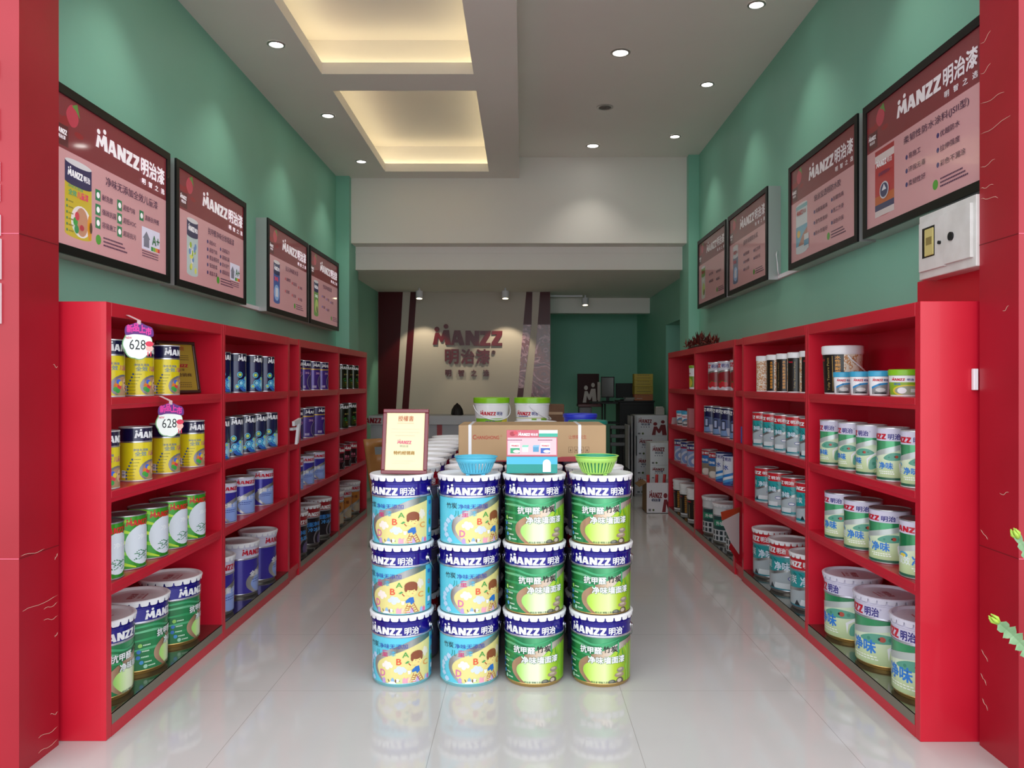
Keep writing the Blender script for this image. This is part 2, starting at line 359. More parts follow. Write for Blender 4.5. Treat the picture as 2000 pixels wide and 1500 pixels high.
m = MB(); m.box(-4.2, PF, 3.35, 4.2, PB, 5.0, REDP); struct(m.build('wall_front_above'))
a = Art()
for p in LOGO: a.poly([(-2.246 + (1 - y) * .239, 1.74 + x * 1.02) for x, y in [(1 - q[0], q[1]) for q in p]], WT)
m = MB(); a.put(m, lambda x, y, h: (x, PF - .012, y), 0, 0); 
m2 = MB()
for vs, fs, mm, L in a.it: m2.prism(vs, lambda x, y, h: (x, PF - h, y), WT, .012)
tag(m2.build('shop_front_lettering'), 'white letters running down the red left shop front pillar', 'sign')
sw = thing('wall_switch', 'white switch on the inner edge of the red right-hand shelving', 'switch', (1.905, 3.305, 1.53))
m = MB(); m.bbox(-.012, .0, -.045, .008, .02, .045, WHITEP, .003); m.build('plate', sw)
m = MB(); m.box(1.98, 3.31, 1.87, XR, 3.95, 2.02, RED); struct(m.build('trim_5'))

# ------------------------------------------------------------------ ceiling lamps
LENS = M('#fffdf6', .4, emit=14.0); RIMM = M('#b9b6b2', .3, .6)
def downlight(x, y, z, label, r=.046, on=True, proto={}):
    o = thing('ceiling_downlight', label, 'light', (x, y, z), 0, 'recessed ceiling downlights')
    m = MB(); m.lathe([(r * 1.38, -.0005), (r * 1.38, -.006), (r * 1.05, -.009), (r, -.003)], RIMM, 24); m.build('trim_ring', o)
    m = MB(); m.disc(r, -.004, LENS if on else M('#57524c', .5), 24, up=False)
    if not on:
        for k in range(3): m.lathe([(r * (.35 + .2 * k), -.004), (r * (.35 + .2 * k), -.012), (r * (.42 + .2 * k), -.012), (r * (.42 + .2 * k), -.004)], M('#8a857e', .5), 20)
    m.build('lens', o, fix=False)
    if on:
        L = bpy.data.lights.new('downlight_lamp', 'SPOT'); L.energy = 16; L.spot_size = radians(96); L.spot_blend = .75; L.color = (1, .95, .85); L.shadow_soft_size = .04
        lo = bpy.data.objects.new('lamp', L); C.objects.link(lo); lo.parent = o; lo.location = (0, 0, -.015)
for k, y in enumerate((4.08, 5.56, 7.04, 8.50)): downlight(-1.735, y, SOF, ['lit downlight by the left wall, above the opening', 'first visible lit downlight along the left wall beside the near recess', 'second lit downlight along the left wall', 'farthest lit downlight along the left wall'][k])
for k, y in enumerate((4.02, 5.486, 6.95, 8.42)): downlight(1.63, y, CEI, ['lit downlight by the right wall, above the opening', 'nearest visible lit downlight along the right wall', 'middle lit downlight along the right wall', 'farthest lit downlight along the right wall'][k])
downlight(.783, 6.285, CEI, 'large lit downlight in the middle of the right ceiling', .058); downlight(.783, 8.75, CEI, 'large lit downlight near the white beam', .058)
downlight(.79, 7.53, CEI, 'unlit grey downlight between two lit ones in the right ceiling', .058, False)
def track(px, py, d, zc, label):
    p = at(px, py, d); o = thing('spotlight', label, 'light', (p.x, p.y, zc), 0, 'ceiling spotlights by the feature wall')
    m = MB(); m.lathe([(.012, 0), (.012, -.05)], WHITEP, 10); m.build('stem', o)
    h = MB(); h.lathe([(.0, .055), (.05, .055), (.05, -.055), (.042, -.055), (.04, -.045)], WHITEP, 20); ho = h.build('housing', o, (0, 0, -.1)); ho.rotation_euler = (radians(-9), 0, 0)
    l = MB(); l.disc(.041, -.046, M('#ffe9b8', .4, emit=9.), 20, up=False); l.build('lens', ho, fix=False)
    L = bpy.data.lights.new('spot_lamp', 'SPOT'); L.energy = 20 if px < 1100 else 7; L.spot_size = radians(80); L.spot_blend = .35; L.color = (1, .86, .62); L.shadow_soft_size = .02
    lo = bpy.data.objects.new('lamp', L); C.objects.link(lo); lo.parent = o; lo.location = (0, .04, -.17); lo.rotation_euler = (radians(14), 0, 0)
track(819, 570, 11.25, 2.871, 'white ceiling spotlight at the left of the feature wall'); track(987, 571, 11.25, 2.871, 'white ceiling spotlight right of the red wordmark'); track(1143, 582, 12.2, 2.871, 'white ceiling spotlight before the green alcove')

# ------------------------------------------------------------------ red shelving
XLF, XRF = -1.76, 1.68
MIR = M('#8f8b80', .12, .9)
LEV = [.10, .655, 1.052, 1.452]                                      # tops of the boards
def shelf_unit(sgn, y0, y1, ta, tb, label):
    xf, xb = (XLF, XL + .002) if sgn < 0 else (XRF, XR - .002)
    o = thing('display_shelf', label, 'shelf', (xf, y0, 0), 0, 'red display shelving along the walls')
    D = xb - xf; Ly = y1 - y0; e = .0015
    m = MB(); m.bbox(0, e, 0, D, ta, 1.86, RED, .002, 1); m.build('side_panel', o)
    m = MB(); m.bbox(0, Ly - tb, 0, D, Ly - e, 1.86, RED, .002, 1); m.build('side_panel', o)
    m = MB(); m.bbox(0, ta, 1.80, D, Ly - tb, 1.86, RED, .002, 1); m.build('top_board', o)
    for z in LEV[1:]:
        m = MB(); m.bbox(0, ta, z - .032, D - sgn * .008, Ly - tb, z, RED, .002, 1); m.box(sgn * .004, ta, z - .05, sgn * .022, Ly - tb, z - .03, RED); m.build('shelf_board', o)
    m = MB(); m.box(0, ta, 0, D - sgn * .008, Ly - tb, LEV[0] - .003, RED); m.build('plinth', o)
    m = MB(); m.box(D - sgn * .008, ta, 0, D, Ly - tb, 1.80, RED); m.build('back_panel', o)
    m = MB(); m.box(-sgn * .003, ta, .052, sgn * .0, Ly - tb, LEV[0], M('#8d8778', .35, .6)); m.box(-sgn * .003, ta, LEV[0] - .003, sgn * .13, Ly - tb, LEV[0], MIR); tag(m.build('kick_strip', o), 'grey metal edge with mirrored top')
    return o
def filler(sgn, y0, y1, label):
    xf, xb = (XLF - .004, XL + .002) if sgn < 0 else (XRF + .004, XR - .002)
    o = thing('filler_shelf', label, 'shelf', (xf, y0, 0)); D = xb - xf; Ly = y1 - y0
    for z in (.10, .645, 1.045, 1.455, 1.856):
        m = MB(); m.bbox(0, .001, z - .045, D, Ly - .001, z, RED, .002, 1); m.build('shelf_board', o)
    m = MB(); m.box(D - sgn * .008, .001, 0, D, Ly - .001, 1.81, RED); m.box(sgn * .01, .001, 0, sgn * .03, Ly - .001, .055, RED); m.build('back_panel', o)
LB = [(3.333, 4.645, .046, .03), (4.646, 5.97, .03, .05), (6.215, 7.57, .05, .03), (7.571, 8.94, .03, .05)]
RB = [(3.325, 4.655, .048, .03), (4.656, 6.03, .03, .05), (6.235, 7.68, .05, .03), (7.681, 9.08, .03, .05)]
for (y0, y1, ta, tb), n in zip(LB, ('nearest', 'second', 'third', 'farthest')): shelf_unit(-1, y0, y1, ta, tb, f'red four-tier paint shelf on the left wall, {n} bay')
for (y0, y1, ta, tb), n in zip(RB, ('nearest', 'second', 'third', 'farthest')): shelf_unit(1, y0, y1, ta, tb, f'red four-tier paint shelf on the right wall, {n} bay')
filler(-1, 5.97, 6.215, 'narrow red shelf gap between second and third bays on the left'); filler(1, 6.03, 6.235, 'narrow red shelf gap between second and third bays on the right')

# ------------------------------------------------------------------ paint containers
def root(kind, cat): return thing(kind, '', cat)
def can(r, h, band, bandm, bodym, artf, kind='paint_can', rim=None, lidm=None, line=None):
    o = root(kind, 'paint can'); rim = rim or M('#d9d9dc', .3, .5)
    b = MB(); zb = h * (1 - band)
    b.lathe([(0, 0), (r, 0), (r + .0012, .002), (r + .0012, .006), (r, .007)], rim, 40)
    b.lathe([(r, .007), (r, zb)], bodym, 40); b.lathe([(r, zb), (r, h - .006)], bandm, 40)
    if line: b.lathe([(r + .0008, zb - .004), (r + .0008, zb + .003)], line, 40)
    a = Art(); artf(a, r, h, zb); a.put(b, wrap(r, r, h), .00025, .0033 * r + .0002, step=r * SA); b.build('body', o)
    l = MB(); l.lathe([(r, h - .006), (r + .0015, h - .005), (r + .0015, h), (r - .003, h), (r - .006, h - .006), (r - .014, h - .006), (r - .017, h - .003), (0, h - .003)], lidm or rim, 40); l.build('lid', o)
    return o
def pail(r, h, bandm, bodym, artf, botm=None, lidm=None, ears=True, ear_a=0., hang=1, lidart=None, nt=22):
    o = root('paint_pail', 'paint pail'); s, k = r / .165, h / .36
    b = MB(); R = lambda q: q * s; Z = lambda q: q * k; rim = botm or GOLDM
    b.lathe([(0, 0), (R(.139), 0), (R(.1405), Z(.003)), (R(.1465), Z(.0145)), (R(.1505), Z(.018)), (R(.149), Z(.021))], rim, 44)
    b.lathe([(R(.149), Z(.021)), (R(.1515), Z(.246))], bodym, 44)
    b.lathe([(R(.1515), Z(.246)), (R(.155), Z(.250)), (R(.155), Z(.255)), (R(.153), Z(.258))], M('#c9c9d6', .25, .8), 44)
    b.lathe([(R(.153), Z(.258)), (R(.153), Z(.316)), (R(.1562), Z(.319)), (R(.1562), Z(.324)), (R(.153), Z(.327)), (R(.154), Z(.350))], bandm, 44)
    a = Art(); artf(a, R(.151), h, Z(.25)); a.put(b, wrap(R(.149), R(.1525), Z(.258), R(.151), Z(.0212)), .0003, .0033 * R(.151) + .0003, step=R(.151) * SA); b.build('body', o)
    l = MB(); lm = lidm or WLID
    l.lathe([(0, Z(.347)), (R(.1445), Z(.347)), (R(.150), Z(.360)), (R(.159), Z(.360)), (R(.164), Z(.356)), (R(.164), Z(.349)), (R(.156), Z(.347))], lm, 44)
    for q in range(nt):
        c0 = 2 * pi * q / nt; w = 2 * pi / nt * .45; pts = []
        for j in range(7):
            u = (-1, -.9, -.6, 0, .6, .9, 1)[j]; pts.append((c0 + u * w, Z(.349) - Z(.0185) * (0, .72, 1, 1, 1, .72, 0)[j]))
        vs = [(R(.1625) * cos(t_), R(.1625) * sin(t_), Z(.350)) for t_, _ in pts] + [(R(.1600) * cos(t_), R(.1600) * sin(t_), z) for t_, z in pts]
        l.add(vs, [(j, j + 1, 8 + j, 7 + j) for j in range(6)], lm)
    if lidart: la = Art(); lidart(la, r); la.put(l, lambda x, y, hh: (x, y, Z(.347) + hh), .0003, .0005)
    l.build('lid', o)
    if ears:
        for sg_ in (-1, 1):
            an = ear_a + sg_ * pi / 2; d = Vector((sin(an), -cos(an), 0)); e = MB(); zc = Z(.283)
            t_ = Vector((-d.y, d.x, 0))
            def rg(q, rr): return [d * q + (t_ * cos(2 * pi * j / 12) + Vector((0, 0, 1)) * sin(2 * pi * j / 12)) * rr + Vector((0, 0, zc)) for j in range(12)]
            pr_ = [(.150, .014), (.156, .014), (.157, .009), (.162, .0085), (.165, .005), (.1655, .0001)]
            vs = [v for q, rr in pr_ for v in rg(R(q), R(rr))]
            e.add(vs, [(i * 12 + j, i * 12 + (j + 1) % 12, i * 12 + 12 + (j + 1) % 12, i * 12 + 12 + j) for i in range(5) for j in range(12)], STEEL, True); e.build('handle_ear', o)
        w = MB(); pts = []
        for j in range(25):
            q = j / 24 * pi; an = ear_a + pi / 2 + hang * q
            rr = R(.161) + R(.004) * sin(q); pts.append((rr * sin(an), -rr * cos(an), Z(.283) - Z(.12) * sin(q) ** .6))
        w.tube(pts, .0022, STEEL, 6); w.build('bail_handle', o)
    return o
def tub(r, h, lidm, bodym, artf, kind='paint_tub', cat='paint tub', lidh=.16, handle=False, ring=False, taper=.9):
    o = root(kind, cat); b = MB(); zl = h * (1 - lidh)
    rt = r * .95; rb = rt * taper
    b.lathe([(0, 0), (rb - .002, 0), (rb, .003), (rt, zl)], bodym, 40)
    if ring: 
        for q in ring: b.lathe([(rb + (rt - rb) * q, zl * q - .006), (rt * 1.03, zl * q - .004), (rt * 1.03, zl * q + .004), (rt * .99, zl * q + .006)], bodym, 40)
    a = Art(); artf(a, (rb + rt) / 2, h, zl); a.put(b, wrap(rb, rt, zl), .0003, .0033 * r + .0002, step=(rb + rt) / 2 * SA); b.build('body', o)
    l = MB(); l.lathe([(rt, zl - .004), (r, zl - .002), (r, h - .004), (r - .004, h), (r - .012, h), (r - .016, h - .004), (0, h - .004)], lidm, 40); l.build('lid', o)
    if handle:
        w = MB(); pts = []
        for j in range(21):
            q = j / 20 * pi; an = handle + pi / 2 - q; rr = r * 1.01 + .004
            pts.append((rr * sin(an), -rr * cos(an), zl * .93 - h * .34 * sin(q) ** .8))
        w.tube(pts, .0045, bodym, 6); w.build('bail_handle', o)
    return o

# printed inks
def I(h, metal=0., rough=.35): return M(h, rough, metal, .12)
iW, iNAVY, iRED, iBLK, iGREY = I('#ececf0'), I('#251a7c'), I('#c00f2c'), I('#141214'), I('#8d8a92', .5)
iSIL = ramp_mat('silver_swoosh_print', 0, -.16, .16, ['#5a5250', '#9a9594', '#c4c4c4', '#7d7a78', '#b0b0b0', '#4d6a58'], .28, .6)
iTAN = ramp_mat('bronze_swoosh_print', 0, -.16, .16, ['#8a6248', '#c9a58a', '#9a7252', '#d9c0a8', '#e4e0da', '#7d4038'], .28, .5)
iGRN = ramp_mat('emerald_print', 0, -.16, .16, ['#0d5a32', '#2a8c52', '#1c7a48', '#57b07c', '#2f8f5c', '#145c38'], .26, .35)
iLEAF = ramp_mat('spring_green_glow_print', 0, -.09, .13, ['#7ccf62', '#b4e07a', '#dcecc0', '#e4eecc', '#b4d444', '#84b424'], .3)
iLEAF2 = ramp_mat('lime_glow_print', 0, -.09, .13, ['#84c63a', '#b6dc50', '#d0e48c', '#dce8a8', '#b0cc34', '#88aa1a'], .3)

# --- the pails stacked in the middle
def q2(cx, hw, yb, sc, rot=0., sag=38):
    def f(x, y):
        th = asin(max(-.999, min(.999, (x - cx) / hw)))
        return (.151 * (th + rot), (yb - y - sag * (1 - cos(th))) * sc + .006)
    return f
def txt2(a, f, s, x0, y0, x1, y1, mm, bold=.012, L=4):
    p, q = f(x0, y1), f(x1, y0); a.text(s, p[0], p[1], q[0] - p[0], abs(q[1] - p[1]), mm, bold, L)
def art_children(a, r, h, zb):
    f = q2(1472, 413, 935, .000352); g = q2(555, 415, 935, .000352, .51)
    a.lock(-.137, .262, .290, .054, iW)
    BL, YE = I('#58bad2'), I('#e2d68c')
    edge = [(-.02, .021), (-.058, .05), (-.083, .09), (-.072, .122), (-.025, .152), (.06, .183), (.14, .209), (.222, .228)]
    edge = curve(edge); a.poly(edge + curve([(.222, .246), (.14, .243), (.06, .216), (-.04, .176), (-.092, .142), (-.105, .1), (-.088, .06), (-.045, .021)]), iSIL, 1)
    a.poly(edge + [(.222, .021)], YE, 2)
    a.rect(.222, .021, .33, .246, I('#4fb9d6'), 2)
    pts = {'竹': (1148, 312, 1205, 385, iBLK), '炭': (1208, 312, 1280, 390, iBLK), '净味无添加': (1296, 328, 1690, 398, I('#2a3aa8')), '儿': (1243, 425, 1318, 505, I('#138a7c')), '童': (1340, 418, 1432, 512, I('#d81e78')), '漆': (1452, 430, 1542, 505, I('#36b6e0'))}
    for s, (x0, y0, x1, y1, mm) in pts.items(): txt2(a, f, s, x0, y0, x1, y1, mm, .008)
    txt2(a, f, 'D', 1310, 700, 1385, 795, I('#d86ab0'), .02); txt2(a, f, 'B', 1548, 535, 1615, 625, I('#e0523a'), .02); txt2(a, g, 'A', 500, 450, 590, 525, I('#4aa04a'), .015); txt2(a, g, 'C', 795, 592, 862, 678, I('#e09a4a'), .02)
    def cloud(fn, x, y, w, hh, mm, L=3):
        c = fn(x, y); k = .00037
        for dx, dy, rr in ((-.5, 0, .3), (-.15, .3, .38), (.25, .2, .36), (.5, -.05, .28), (0, -.2, .4)): a.ell(c[0] + dx * w * k, c[1] + dy * hh * k, rr * w * k * .8, rr * hh * k, mm, L, 12)
    cloud(f, 1418, 640, 110, 95, I('#f4e4dc')); cloud(f, 1600, 705, 120, 90, I('#cfd8ee')); cloud(g, 825, 485, 80, 110, I('#e8dcc8')); 
    for x, y in ((1210, 520), (1163, 570), (1132, 632), (1125, 695), (1140, 770), (1180, 845)): cloud(f, x, y, 62, 62, I('#b4d0ea'), 2)
    for x, fn, cc in ((1365, f, '#b89ad0'), (1495, f, '#8fb4dc'), (1620, f, '#cfd89a'), (1690, f, '#e8a0b4'), (445, g, '#d6de9c'), (527, g, '#eaa4b8'), (600, g, '#e6cfa8'), (715, g, '#c0a8d8'), (840, g, '#a2b8e0'), (872, g, '#d86a9a')):
        c = fn(x, 850); a.poly([(c[0] - .009, .021), (c[0] + .009, .021), (c[0] + .009, c[1] + .006), (c[0], c[1] + .016), (c[0] - .009, c[1] + .006)], I(cc), 3)
    # boy on a ladder
    SK, HR, BU, LD = I('#f2d98a'), I('#8a4a2e'), I('#2a6ec0'), I('#b04a30')
    def P(x, y): return g(x, y)
    def line(p, q, w, mm, L=4):
        p, q = Vector(P(*p)), Vector(P(*q)); d = (q - p).normalized(); n = Vector((-d.y, d.x)) * w; a.poly([tuple(p + n), tuple(q + n), tuple(q - n), tuple(p - n)], mm, L)
    for p, q in (((660, 760), (590, 905)), ((690, 780), (655, 905)), ((735, 745), (805, 890)), ((690, 780), (755, 910))): line(p, q, .0014, LD)
    for k in range(4): line((705 + 13 * k, 800 + 30 * k), (755 + 14 * k, 775 + 32 * k), .0012, LD); line((650 - 12 * k, 790 + 30 * k), (690 - 8 * k, 800 + 28 * k), .0012, LD)
    a.poly([P(690, 630), (P(745, 620)), P(755, 735), P(700, 745)], SK, 4); line((695, 635), (600, 615), .004, SK); line((640, 590), (700, 650), .004, SK); line((690, 660), (590, 700), .004, SK)
    a.poly([P(680, 668), P(735, 662), P(748, 735), P(705, 770), P(690, 735), P(635, 745), P(630, 715)], BU, 5)
    c = P(712, 575); a.ell(c[0], c[1], .029, .026, SK, 6); c2 = P(705, 505); a.ell(c2[0], c2[1], .034, .022, HR, 7); a.ell(c2[0] - .026, c2[1] - .012, .008, .016, HR, 7); a.ell(c2[0] + .026, c2[1] - .012, .008, .016, HR, 7)
    for dx in (-.011, .011): a.ell(c[0] + dx, c[1] - .002, .0022, .0022, I('#6a4a30'), 8, 8)
    a.ell(c[0] + .004, c[1] - .013, .005, .0016, I('#c86a5a'), 8, 8)
    line((585, 610), (615, 645), .0022, LD); a.poly([P(535, 605), P(575, 575), P(600, 590), P(560, 612)], I('#4aa05a'), 5)
    a.poly([P(570, 715), P(622, 715), P(612, 765), P(580, 765)], iW, 5); a.poly([P(640, 860), P(688, 860), P(680, 915), P(648, 915)], iW, 5); a.rect(*P(640, 885), *P(688, 870), I('#d86a6a'), 6)
    # dog
    c = f(1490, 880); a.ell(c[0], c[1], .02, .008, iW, 5)
    for dx in (-.016, -.008, .006, .015): a.rect(c[0] + dx - .0025, .0215, c[0] + dx + .0025, c[1], iW, 5)
    hd = f(1560, 845); a.ell(hd[0], hd[1], .010, .0085, iW, 6); a.ell(hd[0] - .008, hd[1] - .002, .0035, .009, I('#6a4436'), 7, 10); a.ell(hd[0] + .01, hd[1] - .002, .0022, .002, iBLK, 7, 8)
    t0 = f(1428, 830); a.poly([(t0[0], t0[1]), (t0[0] + .003, t0[1]), (t0[0] + .009, t0[1] - .014), (t0[0] + .006, t0[1] - .014)], iBLK, 5)
    txt2(a, f, '明治漆 明智之选', 1580, 880, 1750, 912, I('#5a5a3a'), .01)
    a.ring(.25, .16, .011, .003, I('#d8405a'), 4); a.ell(.25, .115, .009, .016, I('#3a9a3a'), 4); a.rect(.238, .06, .264, .085, I('#e4e8f0'), 4); a.rect(.238, .205, .264, .222, I('#2a6ec0'), 4)
    a.mini(.238, .04, .025, .004, iNAVY, 3)
def art_bamboo(glow):
    def fn(a, r, h, zb):
        f = q2(565, 400, 915, .000369); s = r / .151
        a.lock(-.148 * s, .262 * s, .297 * s, .054 * s, iW)
        for k, (y, c) in enumerate(((.075, '#2f9a5c'), (.115, '#57b880'), (.16, '#3aa468'), (.2, '#74c898'), (.225, '#4ab07a'))):
            a.poly(curve([(-.3, y - .012), (-.2, y), (-.1, y + .002), (0, y - .004 * k), (.12, y + .01)]) + curve([(.12, y + .014), (0, y + .008 - .004 * k), (-.1, y + .014), (-.2, y + .008), (-.3, y - .008)]), I(c, .35, .26), 1)
        edge = curve([(-.022, .021), (-.05, .045), (-.072, .078), (-.06, .108), (-.02, .130), (.05, .152), (.13, .188), (.24, .216)])
        a.poly(edge + curve([(.24, .237), (.13, .222), (.04, .186), (-.05, .152), (-.096, .115), (-.1, .075), (-.075, .043), (-.045, .021)]), iTAN, 2)
        a.poly(edge + [(.24, .021)], glow, 3)
        BL, SH = I('#5a9a2a'), I('#8cc63a')
        for x, y, dx, dy, c in ((1.0, .2, -.025, -.05, BL), (.13, .19, -.03, -.045, BL), (.135, .2, .012, -.06, BL), (.15, .21, .02, -.05, SH), (.105, .185, -.035, -.03, SH), (.12, .15, -.03, -.02, BL), (.125, .16, .016, -.05, SH), (.155, .17, -.012, -.06, BL), (.17, .2, .0, -.06, SH), (.16, .12, .008, -.05, SH)):
            if x < .5: a.poly([(x, y), (x + dx * .5 + dy * .09, y + dy * .5 - dx * .09), (x + dx, y + dy), (x + dx * .5 - dy * .09, y + dy * .5 + dx * .09)], c, 4)
        a.rect(.168, .021, .174, .21, I('#7ab83a'), 4); a.rect(.192, .021, .199, .21, I('#68a82e'), 4)
        OT = I('#2f6a48'); txt2(a, f, '抗甲醛', 341, 374, 646, 476, OT, .075, 4); txt2(a, f, '净味墙面漆', 449, 488, 911, 609, OT, .075, 5); txt2(a, f, '抗甲醛', 347, 378, 640, 472, iW, .03, 6); txt2(a, f, '竹炭', 655, 360, 832, 455, iBLK, .02, 5); a.rect(*f(830, 455), *f(845, 308), I('#3aa06a'), 5)
        txt2(a, f, '净味墙面漆', 455, 492, 905, 605, iW, .03, 7)
        a.poly([f(450, 520), f(490, 490), f(495, 520), f(465, 545)], I('#1c9a4a'), 6)
        for x, y, rx, ry, c in ((868, 692, 46, 34, '#8a8074'), (855, 758, 58, 33, '#9a8672'), (860, 845, 45, 55, '#5a4c42'), (768, 855, 42, 36, '#4e5048')):
            p = f(x, y); a.ell(p[0], p[1], rx * .00052, ry * .000369, I(c), 4, 16); a.ell(p[0] - .004, p[1] + .005, rx * .0003, ry * .00017, I('#b8aa98' if rx > 44 else '#7a7c70'), 5, 12)
        txt2(a, f, '明治漆 明智之选', 492, 842, 712, 872, I('#2a4a3a'), .01)
        for k, (x, y, c) in enumerate(((205, 528, '#9ad86a'), (198, 605, '#3a7ac8'), (195, 680, '#3a7ac8'), (212, 752, '#4a9ad8'), (238, 812, '#a8d8c0'))):
            p = f(x, y); a.ell(p[0], p[1], .010, .010, I(c), 4, 12); a.mini(p[0] + .014, p[1] - .003, .036, .006, I('#cfe8d4'), 5)
    return fn
def art_grey(a, r, h, zb):
    s = r / .151; a.lock(-.148 * s, .262 * s, .297 * s, .054 * s, iW)
    a.poly([(-.14, .021), (-.05, .06), (.05, .16), (.2, .2), (.2, .22), (.03, .18), (-.08, .08), (-.2, .03), (-.2, .021)], iSIL, 1)
    a.text('全能净味', -.1, .16, .14, .035, iW, .03); a.mini(-.1, .14, .1, .006, iW, 8)
    for k in range(3): a.ell(-.12, .11 - k * .03, .009, .009, I('#d8d4e4'), 3, 12); a.mini(-.104, .107 - k * .03, .04, .006, iW, 5)
NAVYB = M('#1a0f86', .2, .35, .5)
P_CH = pail(.165, .36, NAVYB, I('#5cc4dc'), art_children, M('#8cd0d8', .3, .5), ear_a=.0, hang=1)
def lid_print(a, r):
    a.text('明治漆', -r * .3, -r * .05, r * .6, r * .22, I('#b02a3a'), .02); a.text('明智之选', -r * .26, -r * .22, r * .52, r * .1, I('#b02a3a'), .01); a.mini(-r * .3, -r * .32, r * .6, r * .05, I('#c05a68'), 8)
P_BA = pail(.165, .36, NAVYB, iGRN, art_bamboo(iLEAF), GOLDM, ear_a=.0, hang=1, lidart=lid_print)
P_BB = pail(.165, .36, NAVYB, iGRN, art_bamboo(iLEAF2), GOLDM, ear_a=.0, hang=1)
P_RG = pail(.165, .36, M('#b3121f', .25, .2, .4), M('#8a88a8', .3, .3, .3), art_grey, SILVER, ear_a=.6, ears=False)
P_VG = pail(.165, .36, M('#3a2f9a', .25, .2, .4), M('#77749c', .3, .3, .3), art_grey, SILVER, ear_a=.6, ears=False)
used = set()
def place(p, loc, rz, label, group):
    if p.name in used: return dup(p, loc, rz, label, group)
    used.add(p.name); p.location = loc; p.rotation_euler = (0, 0, rz); p['label'] = label; p['group'] = group; return p
cols = [-.620, -.273, .062, .405]; ORD = ['first', 'second', 'third', 'fourth', 'fifth', 'sixth', 'seventh', 'eighth', 'ninth']
NC = ['outer left', 'inner left', 'inner right', 'outer right']
VIEW = [.143, .064, -.013, -.098]                                    # a pail's camera side lies a little off -Y
rr_ = random.Random(5)
for c in range(4):
    for r in range(9):
        for lv in range(3):
            if lv == 0: jx, jy = (rr_.uniform(-.003, .003), rr_.uniform(-.005, .005)) if r else (0, 0)
            z = lv * .3475; y = 4.065 + r * .345 + jy; x = cols[c] + jx
            if r == 0:
                p = (P_CH, P_CH, P_BA, P_BB)[c]
                base = [-.50, .03, 0, -.05][c] + [(.14, -.07, 0)[lv], (-.08, 0, .05)[lv], (-.16, .04, 0)[lv], (-.10, .04, -.03)[lv]][c] + VIEW[c]
                lab = ['sky-blue pail with cartoon children', 'sky-blue pail with cartoon children', 'green bamboo paint pail with stones', 'lime-glow green bamboo paint pail'][c] + f', {NC[c]} front column, ' + ('bottom of the stack', 'middle of the stack', 'top of the stack')[lv]
                place(p, (x, y, z), base, lab, 'front row of stacked paint pails')
            else:
                p = P_RG if (r + c + lv) % 2 else P_VG
                col = 'red-topped grey' if p is P_RG else 'violet-topped grey'
                place(p, (x, y, z), rr_.uniform(-.5, .5), f'{col} pail, {ORD[r]} row back, {NC[c]} column, ' + ('bottom tier', 'middle tier', 'white-lidded top tier')[lv], 'rows of stacked pails behind the front')

# --- cans on the shelves
def al(a, r, y, c1, c2=None, hh=None, reg=True, k=3.1):
    w = r * k; hh = min(hh or 1, w / 5.0); a.lock(-w / 2, y, w, hh, c1, c2, reg=reg)
def swoosh(a, r, y0, y1, mm, mm2, L=1):                              # grey ribbon and pale oval sweeping to the right
    D = y1 - y0; inn = curve([(r * .05, y0), (-r * .40, y0 + D * .22), (-r * .42, y0 + D * .44), (r * .3, y0 + D * .72), (r * 1.5, y1 - D * .1)])
    a.poly(curve([(-r * .2, y0), (-r * .72, y0 + D * .26), (-r * .62, y0 + D * .58), (r * .3, y0 + D * .88), (r * 1.5, y1)]) + inn[::-1], mm, L)
    a.poly(inn + [(r * 1.5, y0)], mm2, L)
def sticker(a, x, y):
    a.rect(x, y, x + .022, y + .034, iW, 3); a.mini(x + .003, y + .026, .016, .004, iBLK, 3, 4)
    for k in range(6): a.rect(x + .003 + k * .0028, y + .008, x + .0042 + k * .0028, y + .02, iBLK, 4)
def art_yellow(a, r, h, zb):
    al(a, r, zb + .015, iW); i0 = len(a.it); G = I('#3f5a8a')
    a.text('净味无添加', -r * .95, .142, r * .95, .012, I('#5a7ab0'), .01); a.text('全效', -r * .85, .118, r * .75, .022, I('#7a96a0'), .02); a.text('儿童', r * 0, .118, r * .6, .024, I('#c84a90'), .015); a.text('漆', r * .65, .118, r * .32, .024, I('#c84a90'), .015)
    a.ell(r * .35, .048, r * .95, .052, iGREY, 2); a.ell(r * .45, .046, r * .85, .046, I('#b08a6a'), 3)
    for x, y, c in ((-.2, .05, '#e07a2a'), (-.05, .068, '#3a6ad8'), (.0, .045, '#d83a4a'), (-.25, .035, '#4aa83a'), (.1, .06, '#e0c03a'), (-.1, .028, '#3aa04a')): a.ell(r * x, y, r * .16, .011, I(c), 4, 10)
    a.ell(r * .55, .055, r * .28, .028, I('#e0b890'), 4); a.ell(r * .5, .062, r * .1, .004, I('#4a3028'), 5); a.ell(r * .6, .04, r * .14, .006, I('#c83a4a'), 5); a.ell(r * 1.1, .05, r * .24, .026, I('#e09a20'), 4); a.ell(r * 1.1, .05, r * .1, .011, I('#4a3018'), 5)
    for k in range(7): a.rect(-r * (1.05 + .09 * min(k, 4)), .1 - .015 * k, -r * (.93 + .09 * min(k, 4)), .108 - .015 * k, G, 4); a.mini(-r * (.88 + .09 * min(k, 4)), .102 - .015 * k, r * .4, .003, I('#8a8a3a'), 4, 5)
    sticker(a, -r * 1.72, .018)
    a.shift(i0, r * -0.68)
